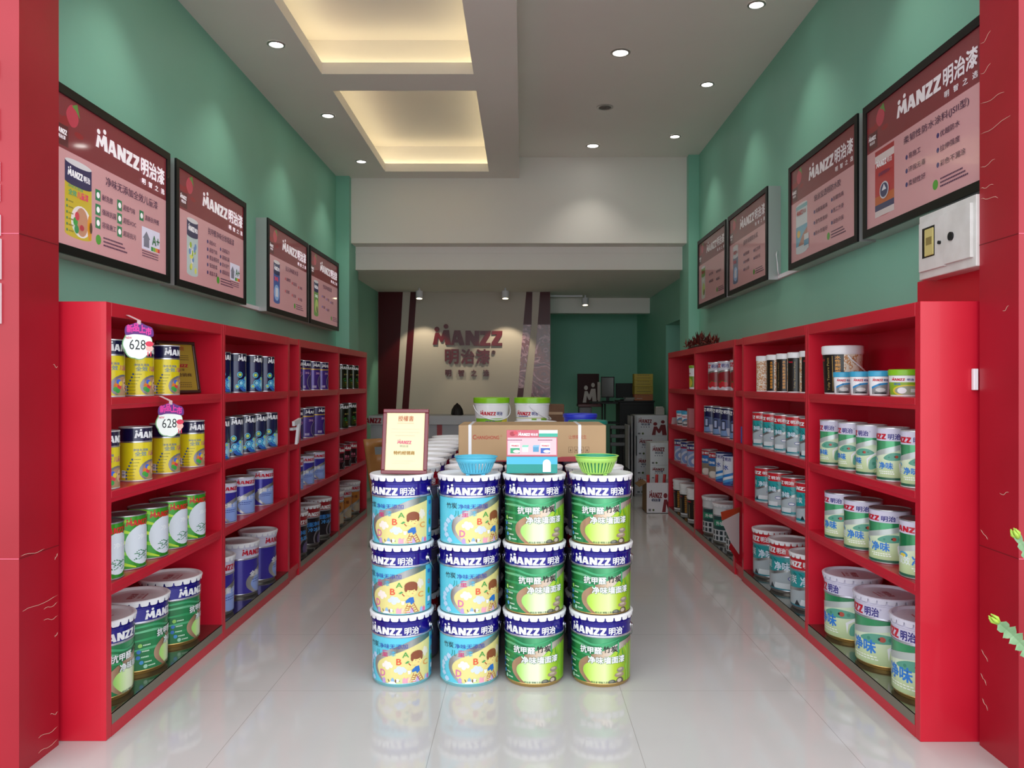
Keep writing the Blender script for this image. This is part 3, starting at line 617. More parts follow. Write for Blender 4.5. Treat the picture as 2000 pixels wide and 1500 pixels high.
def art_navy(a, r, h, zb):
    al(a, r, h * .80, iW); i0 = len(a.it)
    a.ell(r * .5, .05, r * .95, .05, I('#2a62b8'), 1); a.ell(r * .75, .065, r * .55, .055, I('#b8c8d8'), 2)
    for x, y, s in ((-.35, .115, .26), (-.25, .062, .3), (.25, .05, .34), (-.6, .04, .2), (.3, .09, .2)): a.ring(r * x, y, r * s, r * .07, I('#5ac8e8'), 4); a.ell(r * x, y, r * s * .55, r * s * .55, I('#c8e060' if s < .27 else '#9adcf0'), 4, 12)
    for k in range(7): a.poly([(r * (.35 + .1 * k), .1), (r * (.4 + .1 * k), .13 + .008 * (k % 3)), (r * (.45 + .1 * k), .1)], I('#5a7a5a'), 4)
    a.ell(r * .9, .06, r * .3, .04, I('#e4ecf2'), 4); sticker(a, -r * 1.75, .02)
    a.shift(i0, r * -1.0)
def art_green(a, r, h, zb):
    for k in range(5):
        y = .03 + .05 * k; c = ('#b8e02c', '#8fd42a', '#d0ec4a')[k % 3]
        a.poly(curve([(-r * 2.9, y - .03), (-r * 2.0, y + .012), (-r * 1.2, y + .016), (-r * .3, y - .016)]) + curve([(-r * .3, y - .022), (-r * 1.2, y - .004), (-r * 2.0, y - .012), (-r * 2.9, y - .05)]), I(c), 1)
        a.poly(curve([(r * .8, y - .02), (r * 1.6, y + .014), (r * 2.8, y + .01)]) + curve([(r * 2.8, y), (r * 1.6, y - .002), (r * .8, y - .03)]), I(c), 1)
    a.ell(r * .08, .112, r * .92, .092, I('#d5dbe6'), 2, 28)
    w = r * 1.9; a.lock(-w * .42, h * .80, w, w / 4.6, I('#c8231e'))
    for k in range(46):
        q = random.Random(k); x, y = r * (.2 + q.uniform(-.6, .5)), .06 + q.uniform(-.02, .026); t = q.uniform(0, pi)
        a.ell(x, y, .0045, .0022, I(('#2a7a4a', '#3a8a5a', '#1f5a3a')[k % 3]), 4, 6)
    a.text('净味', -r * .2, .135, r * .8, .024, I('#eceff4'), .02)
def art_violet(a, r, h, zb):
    al(a, r, zb + (h - zb) * .22, iRED, hh=(h - zb) * .55, k=2.5 if r < .12 else 1.95); i0 = len(a.it)
    swoosh(a, r, .01, zb * .88, iSIL, I('#8ea6e2'))
    a.text('全能', -r * .55, zb * .52, r * .7, r * .3, iW, .03, 5); a.text('五合一', r * .25, zb * .52, r * .7, r * .28, iW, .015, 5); a.mini(-r * .4, zb * .42, r * 1.0, .005, I('#3a4aa0'), 6); a.mini(-r * .35, zb * .36, r * .8, .004, I('#3a4aa0'), 6)
    if r < .12: a.shift(i0, -r * .5)
def art_purple(a, r, h, zb):
    al(a, r, zb + (h - zb) * .2, iW, hh=(h - zb) * .6); i0 = len(a.it); a.rect(-r * 3, zb - .014, r * 3, zb - .004, I('#c8a23a', .4), 1)
    a.ring(r * .7, .07, r * .85, .009, iGREY, 2, 26, .07); a.ell(r * .75, .07, r * .65, .055, I('#3a2f6a'), 2)
    a.text('净味', -r * .4, .135, r * .6, .022, I('#d8a8d0'), .01); a.text('全效', r * .3, .13, r * .8, .024, I('#c86ab8'), .02); a.mini(-r * .8, .02, r * .5, .02, I('#c8c0dc'), 3)
    a.shift(i0, r * -0.8)
def art_redblack(a, r, h, zb):
    s = r / .151; al(a, r, zb + (h - zb) * .12, iW, hh=(h - zb) * .55, k=1.95); a.text('超能净味', -r * .9, zb * .68, r * 1.4, r * .34, I('#3a8ad8'), .03); a.text('冷冰漆', -r * .6, zb * .5, r * 1.2, r * .3, I('#4a9ae0'), .03)
    a.ring(r * .5, zb * .24, r * .7, r * .12, iGREY, 2, 26); a.ell(r * .6, zb * .22, r * .45, r * .45, I('#5a4a78'), 2)
def art_dkgreen(a, r, h, zb):
    al(a, r, h * .8, iW); i0 = len(a.it); a.rect(-r * .4, .02, r * .9, .1, I('#3a4a1c', .4), 1)
    for k, c in enumerate(('#3ad84a', '#2ac8a0', '#d8d02a', '#e0602a')): a.poly([(-r * .4 + .02 * k, .1 - .02 * k), (r * .2 + .01 * k, .105 - .02 * k), (-r * .1, .112 - .02 * k)], I(c, .6), 3)
    a.text('抗甲醛', -r * .2, .14, r * .9, .016, I('#c8b46a'), .01)
    a.shift(i0, r * -0.7)
def art_dkred(a, r, h, zb):
    al(a, r, zb + (h - zb) * .2, iW, hh=(h - zb) * .55); i0 = len(a.it); a.text('防水', -r * .7, .09, r * .8, .03, I('#d86a8a'), .02); a.ring(r * .5, .04, r * .5, .006, iGREY); a.rect(-r, .075, r, .081, I('#a03a50'))
    a.shift(i0, r * -0.7)
def art_orange(a, r, h, zb):
    al(a, r, zb + (h - zb) * .2, iRED, hh=(h - zb) * .5, k=1.95); swoosh(a, r, .012, zb * .7, iSIL, I('#b8a890')); a.text('外墙', -r * .8, zb * .7, r * .8, r * .3, I('#6a2a10'), .02)
def art_jing(a, r, h, zb):                                            # white band, leaves with a ladybird
    B, LV = I('#2a7ad0'), I('#5aa08a')
    w = r * (3.1 if r < .08 else 2.67 if r < .12 else 1.95); hh = min((h - zb) * .6, w / 4.6); a.lock(-w / 2, zb + (h - zb) * .12, w, hh, iRED, iNAVY); i0 = len(a.it)
    PL = ramp_mat('pale_lime_print', 2, 0, zb, ['#a8bc88', '#c6d6a8', '#d6e2c8', '#a8c88a'], .35)
    a.poly([(-r * 2.6, .018), (r * 1.9, .018), (r * 1.9, zb * .75), (r * .6, zb * .82), (-r * .6, zb * .68), (-r * 2.6, zb * .5)], PL, 1)
    a.poly([(-r * 2, zb * .55), (-r * .6, zb * .68), (r * .6, zb * .82), (r * 1.9, zb * .75), (r * 1.9, zb * .85), (r * .6, zb * .95), (-r * .6, zb * .82), (-r * 2, zb * .66)], I('#c4ccca', .4), 2)
    a.blob([(-r * .75, zb * .58), (-r * .3, zb * .7), (r * .3, zb * .7), (r * .7, zb * .6), (r * .2, zb * .53), (-r * .4, zb * .52)], LV, 4)
    a.blob([(r * .35, zb * .18), (r * .4, zb * .4), (r * .75, zb * .52), (r * 1.25, zb * .55), (r * 1.15, zb * .3), (r * .75, zb * .2)], LV, 4)
    a.poly([(r * .25, zb * .2), (r * .3, zb * .42), (r * .7, zb * .56), (r * 1.3, zb * .58), (r * 1.25, zb * .62), (r * .6, zb * .6), (r * .2, zb * .44)], iW, 3)
    for x, y, s in ((.65, .33, .12), (.9, .42, .1), (1.0, .32, .08), (.75, .24, .07), (-.4, .6, .06), (.3, .62, .07)): a.ell(r * x, zb * y, r * s, r * s, I('#3f8a74'), 5, 10)
    p = (r * .05, zb * .615); a.ell(p[0], p[1], r * .11, r * .09, I('#b04a3a'), 6, 12); a.ell(p[0] - r * .1, p[1], r * .04, r * .05, iBLK, 6, 8)
    a.text('净味', -r * 1.1, zb * .3, r * .95, r * .46, B, .035, 6); a.text('双效', -r * 1.95, zb * .3, r * .78, r * .4, I('#e4ecec'), .02, 6); a.mini(-r * 1.1, zb * .23, r * 1.0, .005, I('#eef2ea'), 8, 5); a.mini(-r * 1.0, zb * .18, r * .95, .005, I('#eef2ea'), 7, 5)
    a.rect(-r * 3.1, .008, r * 3.1, .018, I('#1f5a44'), 2); a.ring(r * .8, zb * .12, r * .14, r * .03, I('#8ab06a'), 3); a.ell(-r * 1.6, zb * .52, r * .3, r * .14, I('#4a9ad0'), 4); a.ell(-r * 1.6, zb * .5, r * .2, r * .1, I('#e0c84a'), 5)
    a.shift(i0, r * (1.1 if r < .12 else .95))
def art_redteal(a, r, h, zb):
    w = r * (3.1 if r < .12 else 1.95); a.lock(-w / 2, zb + (h - zb) * .2, w, min((h - zb) * .55, w / 4.6), iW); i0 = len(a.it)
    G = I('#aab4ba'); T = I('#1f8a8a')
    a.poly([(-r * 2, .03), (r * 2, .03), (r * 2, zb * .78), (r * .6, zb * .66), (-r * .6, zb * .5), (-r * 2, zb * .42)], G, 1)
    a.poly([(-r * 2, zb * .42), (-r * .6, zb * .5), (r * .6, zb * .66), (r * 2, zb * .78), (r * 2, zb * .9), (r * .6, zb * .74), (-r * .6, zb * .58), (-r * 2, zb * .5)], iSIL, 2)
    for k in range(18): q = random.Random(k + 50); x = r * q.uniform(-1.2, 1.2); y = zb * q.uniform(.75, .97); a.poly([(x, y), (x + r * .12, y - .006), (x + r * .3, y - .02), (x + r * .1, y - .014)], I('#0f6a6c'), 2)
    a.text('竹炭', -r * 1.5, zb * .66, r * .75, r * .42, iW, .01, 4); a.text('净味', -r * .55, zb * .62, r * .85, r * .46, I('#d6e4f4'), .03, 4)
    a.ell(r * .45, zb * .42, r * .26, r * .12, I('#3a4a9a'), 4); a.ell(r * .45, zb * .42, r * .22, r * .08, iW, 5, 10); a.poly([(-r * .6, zb * .13), (r * .4, zb * .13), (r * .4, zb * .28), (-r * .5, zb * .28)], I('#d4dade'), 3)
    a.rect(-r * 2, zb * .09, r * 2, zb * .105, I('#3a6a8a'), 3); a.rect(-r * 2, zb * .055, r * 2, zb * .07, iW, 3); a.poly([(-r * .9, zb * .12), (-r * .55, zb * .12), (-r * .75, zb * .26)], I('#20242c'), 4)
    a.shift(i0, r * 0.8)
def damask():
    m = bpy.data.materials.new('orange_damask_print'); m.use_nodes = True; n, l, b = nodes(m)
    tc = n.new('ShaderNodeTexCoord'); vo = n.new('ShaderNodeTexVoronoi'); vo.inputs['Scale'].default_value = 42; wv = n.new('ShaderNodeTexNoise'); wv.inputs['Scale'].default_value = 60; wv.inputs['Distortion'].default_value = 3
    ad = n.new('ShaderNodeMath'); ad.operation = 'ADD'; l.new(tc.outputs['Object'], vo.inputs['Vector']); l.new(tc.outputs['Object'], wv.inputs['Vector']); l.new(vo.outputs['Distance'], ad.inputs[0]); l.new(wv.outputs['Fac'], ad.inputs[1])
    cr = n.new('ShaderNodeValToRGB'); cr.color_ramp.interpolation = 'CONSTANT'; e = cr.color_ramp.elements; e[0].color = lin('#e8dccb'); e[1].position = .78; e[1].color = lin('#c07a32'); q = e.new(1.0); q.color = lin('#e8dccb')
    l.new(ad.outputs[0], cr.inputs[0]); l.new(cr.outputs[0], b.inputs['Base Color']); b.inputs['Roughness'].default_value = .4; return m
DAM = damask(); ORI = I('#e09a3a')
def art_black(a, r, h, zb):
    B = I('#15120f'); z0, z1 = h * .03, zb * .96
    a.rect(-r * 1.5, z0, r * .55, z1, B, 1); a.rect(r * .55, z0, r * 3.1, z1, DAM, 1); a.rect(-r * 3.1, z0, -r * 1.5, z1, DAM, 1)
    for k, ch in enumerate('水性超耐磨质感壁膜'): a.text(ch, r * .1, z1 - (z1 - z0) * (.12 + .098 * k), r * .3, (z1 - z0) * .085, ORI, .03)
    a.text('Tulip Texture Paint', -r * .42, z0 + (z1 - z0) * .06, r * .22, (z1 - z0) * .86, I('#b89a5a'), .0, rot=True); a.rect(-r * .06, z0 + .01, -r * .03, z1 - .008, I('#b89a5a'), 2)
    w = r * .62; a.logo(-r * 1.2, z1 - (z1 - z0) * .17, w, w / 3.6, iRED)
    for k, ch in enumerate('高贵艺术墙'): a.text(ch, -r * .98, z0 + (z1 - z0) * (.5 - .08 * k), r * .12, (z1 - z0) * .04, I('#a09a90'), .0)
def art_slim(a, r, h, zb):
    B = I('#15120f'); z0, z1 = .006, zb * .985
    a.rect(-r * 1.6, z0, r * .5, z1, B, 1); a.rect(r * .5, z0, r * 3.1, z1, DAM, 1); a.rect(-r * 3.1, z0, -r * 1.6, z1, DAM, 1)
    for k, ch in enumerate('水性超耐磨质感壁膜'): a.text(ch, r * .02, z1 - (z1 - z0) * (.13 + .098 * k), r * .32, (z1 - z0) * .085, ORI, .03)
    a.text('Tulip Texture Paint', -r * .6, z0 + (z1 - z0) * .1, r * .2, (z1 - z0) * .8, I('#b89a5a'), .0, rot=True); a.logo(-r * 1.35, z1 - .03, r * .6, .012, iRED)
def art_tub(a, r, h, zb):
    w = r * 1.6; a.logo(-w * .6, zb * .72, w * .6, zb * .18, iRED); a.text('明治', w * .05, zb * .72, w * .3, zb * .12, iNAVY, .02)
    a.poly([(-r * 1.1, zb * .45), (-r * .3, zb * .62), (r * .55, zb * .66), (r * .55, zb * .58), (-r * .3, zb * .52), (-r * 1.1, zb * .34)], I('#2a8ac8'), 2); a.poly([(-r * 1.1, zb * .08), (r * .55, zb * .08), (r * .55, zb * .58), (-r * .3, zb * .52), (-r * 1.1, zb * .34)], I('#8a8c90'), 1)
    a.ell(-r * .2, zb * .3, r * .5, zb * .1, I('#d0d0d0'), 3); a.rect(-r * .8, zb * .1, r * .4, zb * .17, I('#2a2a2e'), 3); sticker(a, r * .75, zb * .15)
def art_tubg(a, r, h, zb):
    w = r * 1.5; a.logo(-w * .7, zb * .72, w * .6, zb * .17, iRED); a.text('明治', -w * .02, zb * .72, w * .28, zb * .11, iNAVY, .02)
    a.rect(-r * 3.1, zb * .06, r * 3.1, zb * .66, I('#8cb02a'), 1); a.ell(r * .1, zb * .28, r * 1.1, zb * .26, I('#e0c83a'), 2, 26); a.ell(r * .15, zb * .28, r * 1.0, zb * .21, I('#9aa08a'), 3, 26)
    a.ell(-r * .35, zb * .28, r * .3, zb * .14, iW, 4); a.rect(r * .2, zb * .2, r * .9, zb * .36, I('#d4d8d4'), 4); a.text('净味', -r * .9, zb * .52, r * .5, zb * .11, I('#3a6ac0'), .02)
def art_straw(a, r, h, zb):
    al(a, r, h * .78, iRED, iNAVY); i0 = len(a.it); a.poly([(-r * 2, .03), (r * 2, .03), (r * 2, h * .72), (-r * .2, h * .62), (-r * 2, h * .5)], I('#8a1220'), 1); a.poly([(-r * 2, h * .5), (-r * .2, h * .62), (r * 2, h * .72), (r * 2, h * .78), (-r * .2, h * .68), (-r * 2, h * .56)], iSIL, 2)
    for x, y in ((-.1, .055), (.25, .05), (-.35, .045)): a.ell(r * x, y, r * .3, .026, I('#c0202c'), 3, 12); a.poly([(r * (x - .15), y + .022), (r * (x + .15), y + .022), (r * x, y + .035)], I('#3a6a2a'), 4)
    a.shift(i0, r * 0.8)
def art_bath(a, r, h, zb):
    al(a, r, h * .8, iW); i0 = len(a.it); a.poly([(-r * 2, .012), (r * 2, .012), (r * 2, h * .55), (-r * .2, h * .62), (-r * 2, h * .45)], I('#4a5a86'), 1); a.rect(-r * .4, .06, r * .2, .14, I('#20243a'), 3); a.rect(-r * .3, .07, r * .1, .13, I('#a8b4d8'), 4); a.rect(r * .3, .015, r * 1.2, .08, I('#b0b6cc'), 3); a.poly([(-r * .9, .015), (r * .5, .015), (r * .3, .06), (-r * .7, .055)], I('#7a9ac8'), 4)
    a.shift(i0, r * 0.7)
def art_bluetan(a, r, h, zb):
    al(a, r, zb + (h - zb) * .2, iW, hh=(h - zb) * .6); i0 = len(a.it); a.rect(-r * 3.1, zb * .6, r * 3.1, zb, I('#2a6ab0'), 1); a.text('防霉净味', -r * 1.2, zb * .7, r * 1.6, r * .35, iW, .03, 4)
    a.ell(0, zb * .3, r * 1.3, zb * .3, I('#8a7a68'), 2); a.ell(r * .1, zb * .2, r * .7, zb * .16, I('#d8d4cc'), 3)
    a.shift(i0, r * 0.7)
def art_wave(a, r, h, zb):
    al(a, r, h * .82, iNAVY); i0 = len(a.it); a.text('防水', -r * 1.0, h * .52, r * 1.3, r * .6, I('#1f4aa0'), .035, 5)
    for k, c in enumerate(('#2a7ac8', '#e4ecf4', '#5aa8e0', '#2a62b0')):
        y = h * (.38 - .09 * k); a.poly([(-r * 2, y), (-r, y - .02), (0, y), (r, y + .02), (r * 2, y), (r * 2, .01), (-r * 2, .01)], I(c), 1 + k)
    a.shift(i0, r * 0.8)
def art_facade(a, r, h, zb):
    s = r / .151; a.poly([(-.14 * s, zb * .62), (.14 * s, zb * .66), (.14 * s, zb * .86), (-.14 * s, zb * .84)], I('#1f8a6a'), 1); a.text('外墙漆', -.09 * s, zb * .66, .15 * s, zb * .14, iW, .02)
    a.rect(-.2 * s, zb * .08, .2 * s, zb * .5, I('#c8ccd0'), 1)
    for k in range(6):
        for j in range(2): a.rect((-.15 + .055 * k) * s, zb * (.12 + .2 * j), (-.115 + .055 * k) * s, zb * (.26 + .2 * j), I('#22303a'), 3)
def art_blueswirl(a, r, h, zb):
    al(a, r, zb + (h - zb) * .15, iW, hh=(h - zb) * .6); i0 = len(a.it); a.rect(-r * 3.1, zb * .93, r * 3.1, zb, I('#b0122a'), 2); swoosh(a, r, .01, zb * .9, I('#c0c8dc'), I('#7a94c8')); a.ell(r * .5, zb * .35, r * .4, zb * .16, I('#d8dcea'), 3)
    a.shift(i0, r * 0.8)
def art_blackpail(a, r, h, zb):
    a.rect(-r * 3.14, h * .06, r * 3.14, h * .66, I('#15110f'), 1)
    for k, ch in enumerate('水性超耐磨质感壁膜'): a.text(ch, r * -.1, h * (.58 - .062 * k), r * .3, h * .05, ORI, .03)
    a.logo(-r * 1.0, h * .57, r * .6, h * .05, iRED); a.mini(-r * .7, h * .1, r * .1, h * .4, I('#a08a5a'), 1)
def art_greenlid(a, r, h, zb): a.rect(-r * 3.1, .02, r * 3.1, zb * .6, I('#7aa02a'), 1); a.ell(0, zb * .3, r, zb * .22, I('#d8c84a'), 2); a.logo(-r, zb * .7, r * 1.6, r * .4, iRED)

YEL = can(.0725, .255, .27, M('#15123f', .25, .2, .4), M('#e2cf1c', .28, .1, .3), art_yellow, line=SILVER)
NAV = can(.0725, .25, .2, M('#0e1436', .22, .2, .4), M('#0f1a48', .22, .2, .4), art_navy, rim=SILVER)
GRE = can(.093, .25, .2, M('#3a9a20', .22, .3, .3), M('#2f9020', .22, .3, .3), art_green, rim=M('#b8b8bc', .28, .8))
VIO = can(.091, .245, .24, M('#cfcce0', .3), M('#3c34a0', .25, .2, .3), art_violet)
VIP = pail(.139, .355, M('#cfcce0', .3), M('#3a2f9c', .25, .2, .3), art_violet, SILVER, ears=False)
PUR = can(.0725, .25, .24, M('#1c1248', .25, .2, .3), M('#4a2f8a', .25, .2, .3), art_purple)
PUW = can(.083, .25, .24, M('#1c1248', .25, .2, .3), M('#4a2f8a', .25, .2, .3), art_purple)
RBP = pail(.133, .35, M('#a01420', .28, .1, .3), M('#1c1620', .25, .1, .3), art_redblack, SILVER, ears=False)
DGR = can(.064, .25, .2, M('#131a12', .25, .2, .3), M('#1a2414', .22, .4, .3), art_dkgreen, rim=SILVER)
DGW = can(.076, .25, .2, M('#131a12', .25, .2, .3), M('#1a2414', .22, .4, .3), art_dkgreen, rim=SILVER)
DRE = can(.066, .23, .3, M('#a01c30', .28), M('#2a1216', .25, .1, .3), art_dkred, rim=SILVER)
ORP = pail(.122, .34, M('#c9c6d2', .3), M('#c0762a', .3, .1, .3), art_orange, SILVER, ears=False)
JIN = can(.0725, .253, .25, M('#cfcadf', .3), iGRN, art_jing)
JIW = can(.095, .255, .24, M('#cfcadf', .3), iGRN, art_jing, rim=M('#b8b8bc', .28, .8))
JIP = pail(.161, .355, M('#cfcadf', .3), iGRN, art_jing, GOLDM, lidm=M('#d8d4e4', .3), ears=False, lidart=lid_print)
RTC = can(.0725, .25, .24, M('#c41a26', .28, 0, .3), M('#23969a', .3, 0, .3), art_redteal)
RTW = can(.083, .25, .24, M('#c41a26', .28, 0, .3), M('#23969a', .3, 0, .3), art_redteal)
RTP = pail(.142, .35, M('#c41a26', .28, 0, .3), M('#23969a', .3, 0, .3), art_redteal, SILVER, ears=False)
BKT = tub(.112, .27, WLID, WLID, art_black, 'paint_bucket', 'paint bucket', .15, handle=2.3, ring=(.985,))
SLM = tub(.062, .257, WLID, WLID, art_slim, 'paint_canister', 'paint canister', .13, taper=1.0)
TBB = tub(.053, .122, M('#3fa6cf', .35), WLID, art_tub, lidh=.2); TBG = tub(.076, .125, M('#86c024', .35), WLID, art_tubg, lidh=.2)
STR = can(.079, .25, .3, M('#d0cfda', .3), M('#d0cfda', .3), art_straw)
BAT = can(.073, .25, .2, M('#1a1d4a', .25, .1, .3), M('#1a1d4a', .25, .1, .3), art_bath)
BTN = can(.072, .235, .22, M('#a81c2a', .28), M('#b8ac98', .3), art_bluetan)
WAV = can(.072, .25, .2, M('#d8dce6', .3), M('#d8dce6', .3), art_wave, rim=M('#2a4a90', .3))
FAP = pail(.13, .35, M('#d4d6da', .3), M('#1f4a4a', .3, .1, .3), art_facade, SILVER, ears=False)
BSW = can(.07, .235, .25, M('#1f2a6a', .28), M('#8aa0cc', .3, 0, .3), art_blueswirl)
BKP = tub(.105, .335, WLID, WLID, art_blackpail, 'paint_bucket', 'paint bucket', .08, ring=(.78, .9))
TBC = tub(.058, .16, M('#3fa6cf', .35), WLID, art_tub, lidh=.17); GLT = tub(.05, .24, M('#8ab82a', .35), WLID, art_greenlid, lidh=.1, taper=.95)

SN = ['bottom tier', 'third tier', 'second tier', 'top tier']
def fill(sgn, bay, lev, p, ys, kind, r, out=.012, first=0, total=None, rot=None, pre=0):
    xf = XLF if sgn < 0 else XRF; side = 'left' if sgn < 0 else 'right'
    n = total or len(ys)
    for k, y in enumerate(ys):
        j = first + k
        pos = 'only one' if n == 1 else ('nearest' if j == 0 else ('farthest' if j == n - 1 else ORD[j] + ' from the front'))
        rz = (radians(111) if sgn < 0 else radians(-90)) + random.uniform(-.07, .07) if rot is None else rot[k]
        place(p, (xf + sgn * (out + r), y, LEV[lev] + .0006), rz, f'{kind}, {pos}, {SN[lev]}, {bay} {side}-hand bay', f'paint on the {SN[lev]} of the {bay} {side}-hand bay')
B1, B2, B3, B4 = 'nearest', 'second', 'third', 'farthest'
fill(-1, B1, 3, YEL, [3.50, 3.778, 4.065], 'navy-topped yellow paint can', .0725); fill(-1, B1, 2, YEL, [3.455, 3.76, 4.07, 4.385], 'navy-topped yellow paint can', .0725)
fill(-1, B1, 1, GRE, [3.48, 3.69, 3.92, 4.145, 4.385], 'lime green paint can with white oval', .093, .008, rot=[radians(q) for q in (72, 75, 76, 74, 74)]); fill(-1, B1, 0, P_BA, [3.59, 3.94, 4.34], 'green bamboo pail with blue band', .166, .01, rot=[radians(80), radians(99), radians(95)])
fill(-1, B2, 3, NAV, [4.78, 5.05, 5.36, 5.63], 'navy paint can with water splash', .0725, rot=[radians(q) for q in (120, 126, 121, 129)]); fill(-1, B2, 2, NAV, [4.76, 4.99, 5.23, 5.46, 5.70], 'navy paint can with water splash', .0725, rot=[radians(q) for q in (112, 111, 114, 110, 105)])
fill(-1, B2, 1, VIO, [4.88, 5.21, 5.60], 'lavender-topped violet paint can', .091, rot=[radians(q) for q in (82, 66, 69)]); fill(-1, B2, 0, VIP, [4.86, 5.31, 5.70], 'lavender-topped violet paint pail', .139, rot=[radians(q) for q in (70, 85, 97)])
fill(-1, B3, 3, PUR, [6.36, 6.60, 6.91, 7.20], 'navy-topped purple paint can', .0725, rot=[radians(q) for q in (105, 104, 112, 116)]); fill(-1, B3, 2, PUW, [6.36, 6.70, 7.07], 'wide navy-topped purple paint can', .083, rot=[radians(q) for q in (100, 112, 122)])
fill(-1, B3, 1, VIO, [6.37, 6.71, 7.07], 'lavender-topped violet paint can', .091, rot=[radians(q) for q in (82, 66, 69)]); fill(-1, B3, 0, RBP, [6.52, 6.93, 7.33], 'red-topped black paint pail', .133, rot=[radians(q) for q in (52, 60, 66)])
fill(-1, B4, 3, DGR, [7.96, 8.24, 8.53], 'dark green glossy paint can', .064, rot=[radians(98)] * 3); fill(-1, B4, 2, DGW, [8.03, 8.42], 'wide dark green paint can', .076, rot=[radians(95)] * 2)
fill(-1, B4, 1, DRE, [7.86, 8.15, 8.44], 'dark red and black paint can', .066, rot=[radians(98)] * 3); fill(-1, B4, 0, ORP, [7.86, 8.22, 8.64], 'white-topped orange paint pail', .122, rot=[radians(62)] * 3)
fill(1, B1, 3, BKT, [4.44], 'large black paint bucket with patterned side', .112, rot=[radians(-50)]); fill(1, B1, 3, TBB, [3.85, 4.07, 4.285], 'small blue-lidded paint tub', .053, rot=[radians(-8)] * 3); fill(1, B1, 3, TBG, [3.635], 'small green-lidded paint tub', .076, rot=[radians(-20)])
fill(1, B1, 2, JIN, [3.51, 3.75, 3.985, 4.21, 4.47], 'lilac-topped leaf-print paint can', .0725, rot=[radians(q) for q in (-80, -80, -116, -104, -100)]); fill(1, B1, 1, JIW, [3.51, 3.82, 4.12, 4.386], 'wide lilac-topped leaf-print paint can', .095, .008, rot=[radians(q) for q in (-54, -81, -76, -95)])
fill(1, B1, 0, JIP, [3.60, 4.0, 4.41], 'lilac-topped leaf-print paint pail', .161, .006, rot=[radians(q) for q in (-95, -89, -102)])
fill(1, B2, 3, SLM, [4.81, 5.03, 5.25, 5.46, 5.70], 'black and gold white-lidded canister', .062, rot=[radians(q) for q in (20, -4, -39, -56, -130)])
fill(1, B2, 2, RTC, [4.80, 5.05, 5.29, 5.54, 5.78], 'red-topped teal paint can', .0725, rot=[radians(q) for q in (-88, -92, -97, -92, -95)]); fill(1, B2, 1, RTW, [4.86, 5.14, 5.42, 5.72], 'wide red-topped teal paint can', .083, rot=[radians(q) for q in (-56, -103, -100, -75)])
fill(1, B2, 0, RTP, [4.98, 5.40, 5.79], 'red-topped teal paint pail', .142, .008, rot=[radians(q) for q in (-66, -80, -75)])
fill(1, B3, 3, STR, [6.41, 6.81, 7.17], 'white can with red strawberry picture', .079, rot=[radians(-88)] * 3); fill(1, B3, 2, BAT, [6.42, 6.72, 6.99, 7.33], 'navy can with bathroom picture', .073, rot=[radians(-92)] * 4)
fill(1, B3, 1, WAV, [6.64, 6.89], 'white can with blue wave print', .072, rot=[radians(-100)] * 2); fill(1, B3, 1, BTN, [7.15, 7.42], 'red-topped blue and tan can', .072, rot=[radians(-90)] * 2)
fill(1, B3, 0, FAP, [6.58, 7.02, 7.43], 'white-topped pail with building print', .13, rot=[radians(-30)] * 3)
fill(1, B4, 3, GLT, [8.0], 'tall green-lidded paint tub', .05); fill(1, B4, 2, TBC, [8.38, 8.66], 'blue-lidded white paint tub', .058, rot=[radians(-20)] * 2)
fill(1, B4, 1, BSW, [8.09, 8.42, 8.77], 'navy-topped pale blue swirl can', .07, rot=[radians(-86)] * 3); fill(1, B4, 0, BKP, [8.13, 8.50, 8.86], 'black paint bucket with white lid', .105, rot=[radians(-25), radians(-35), radians(-40)])

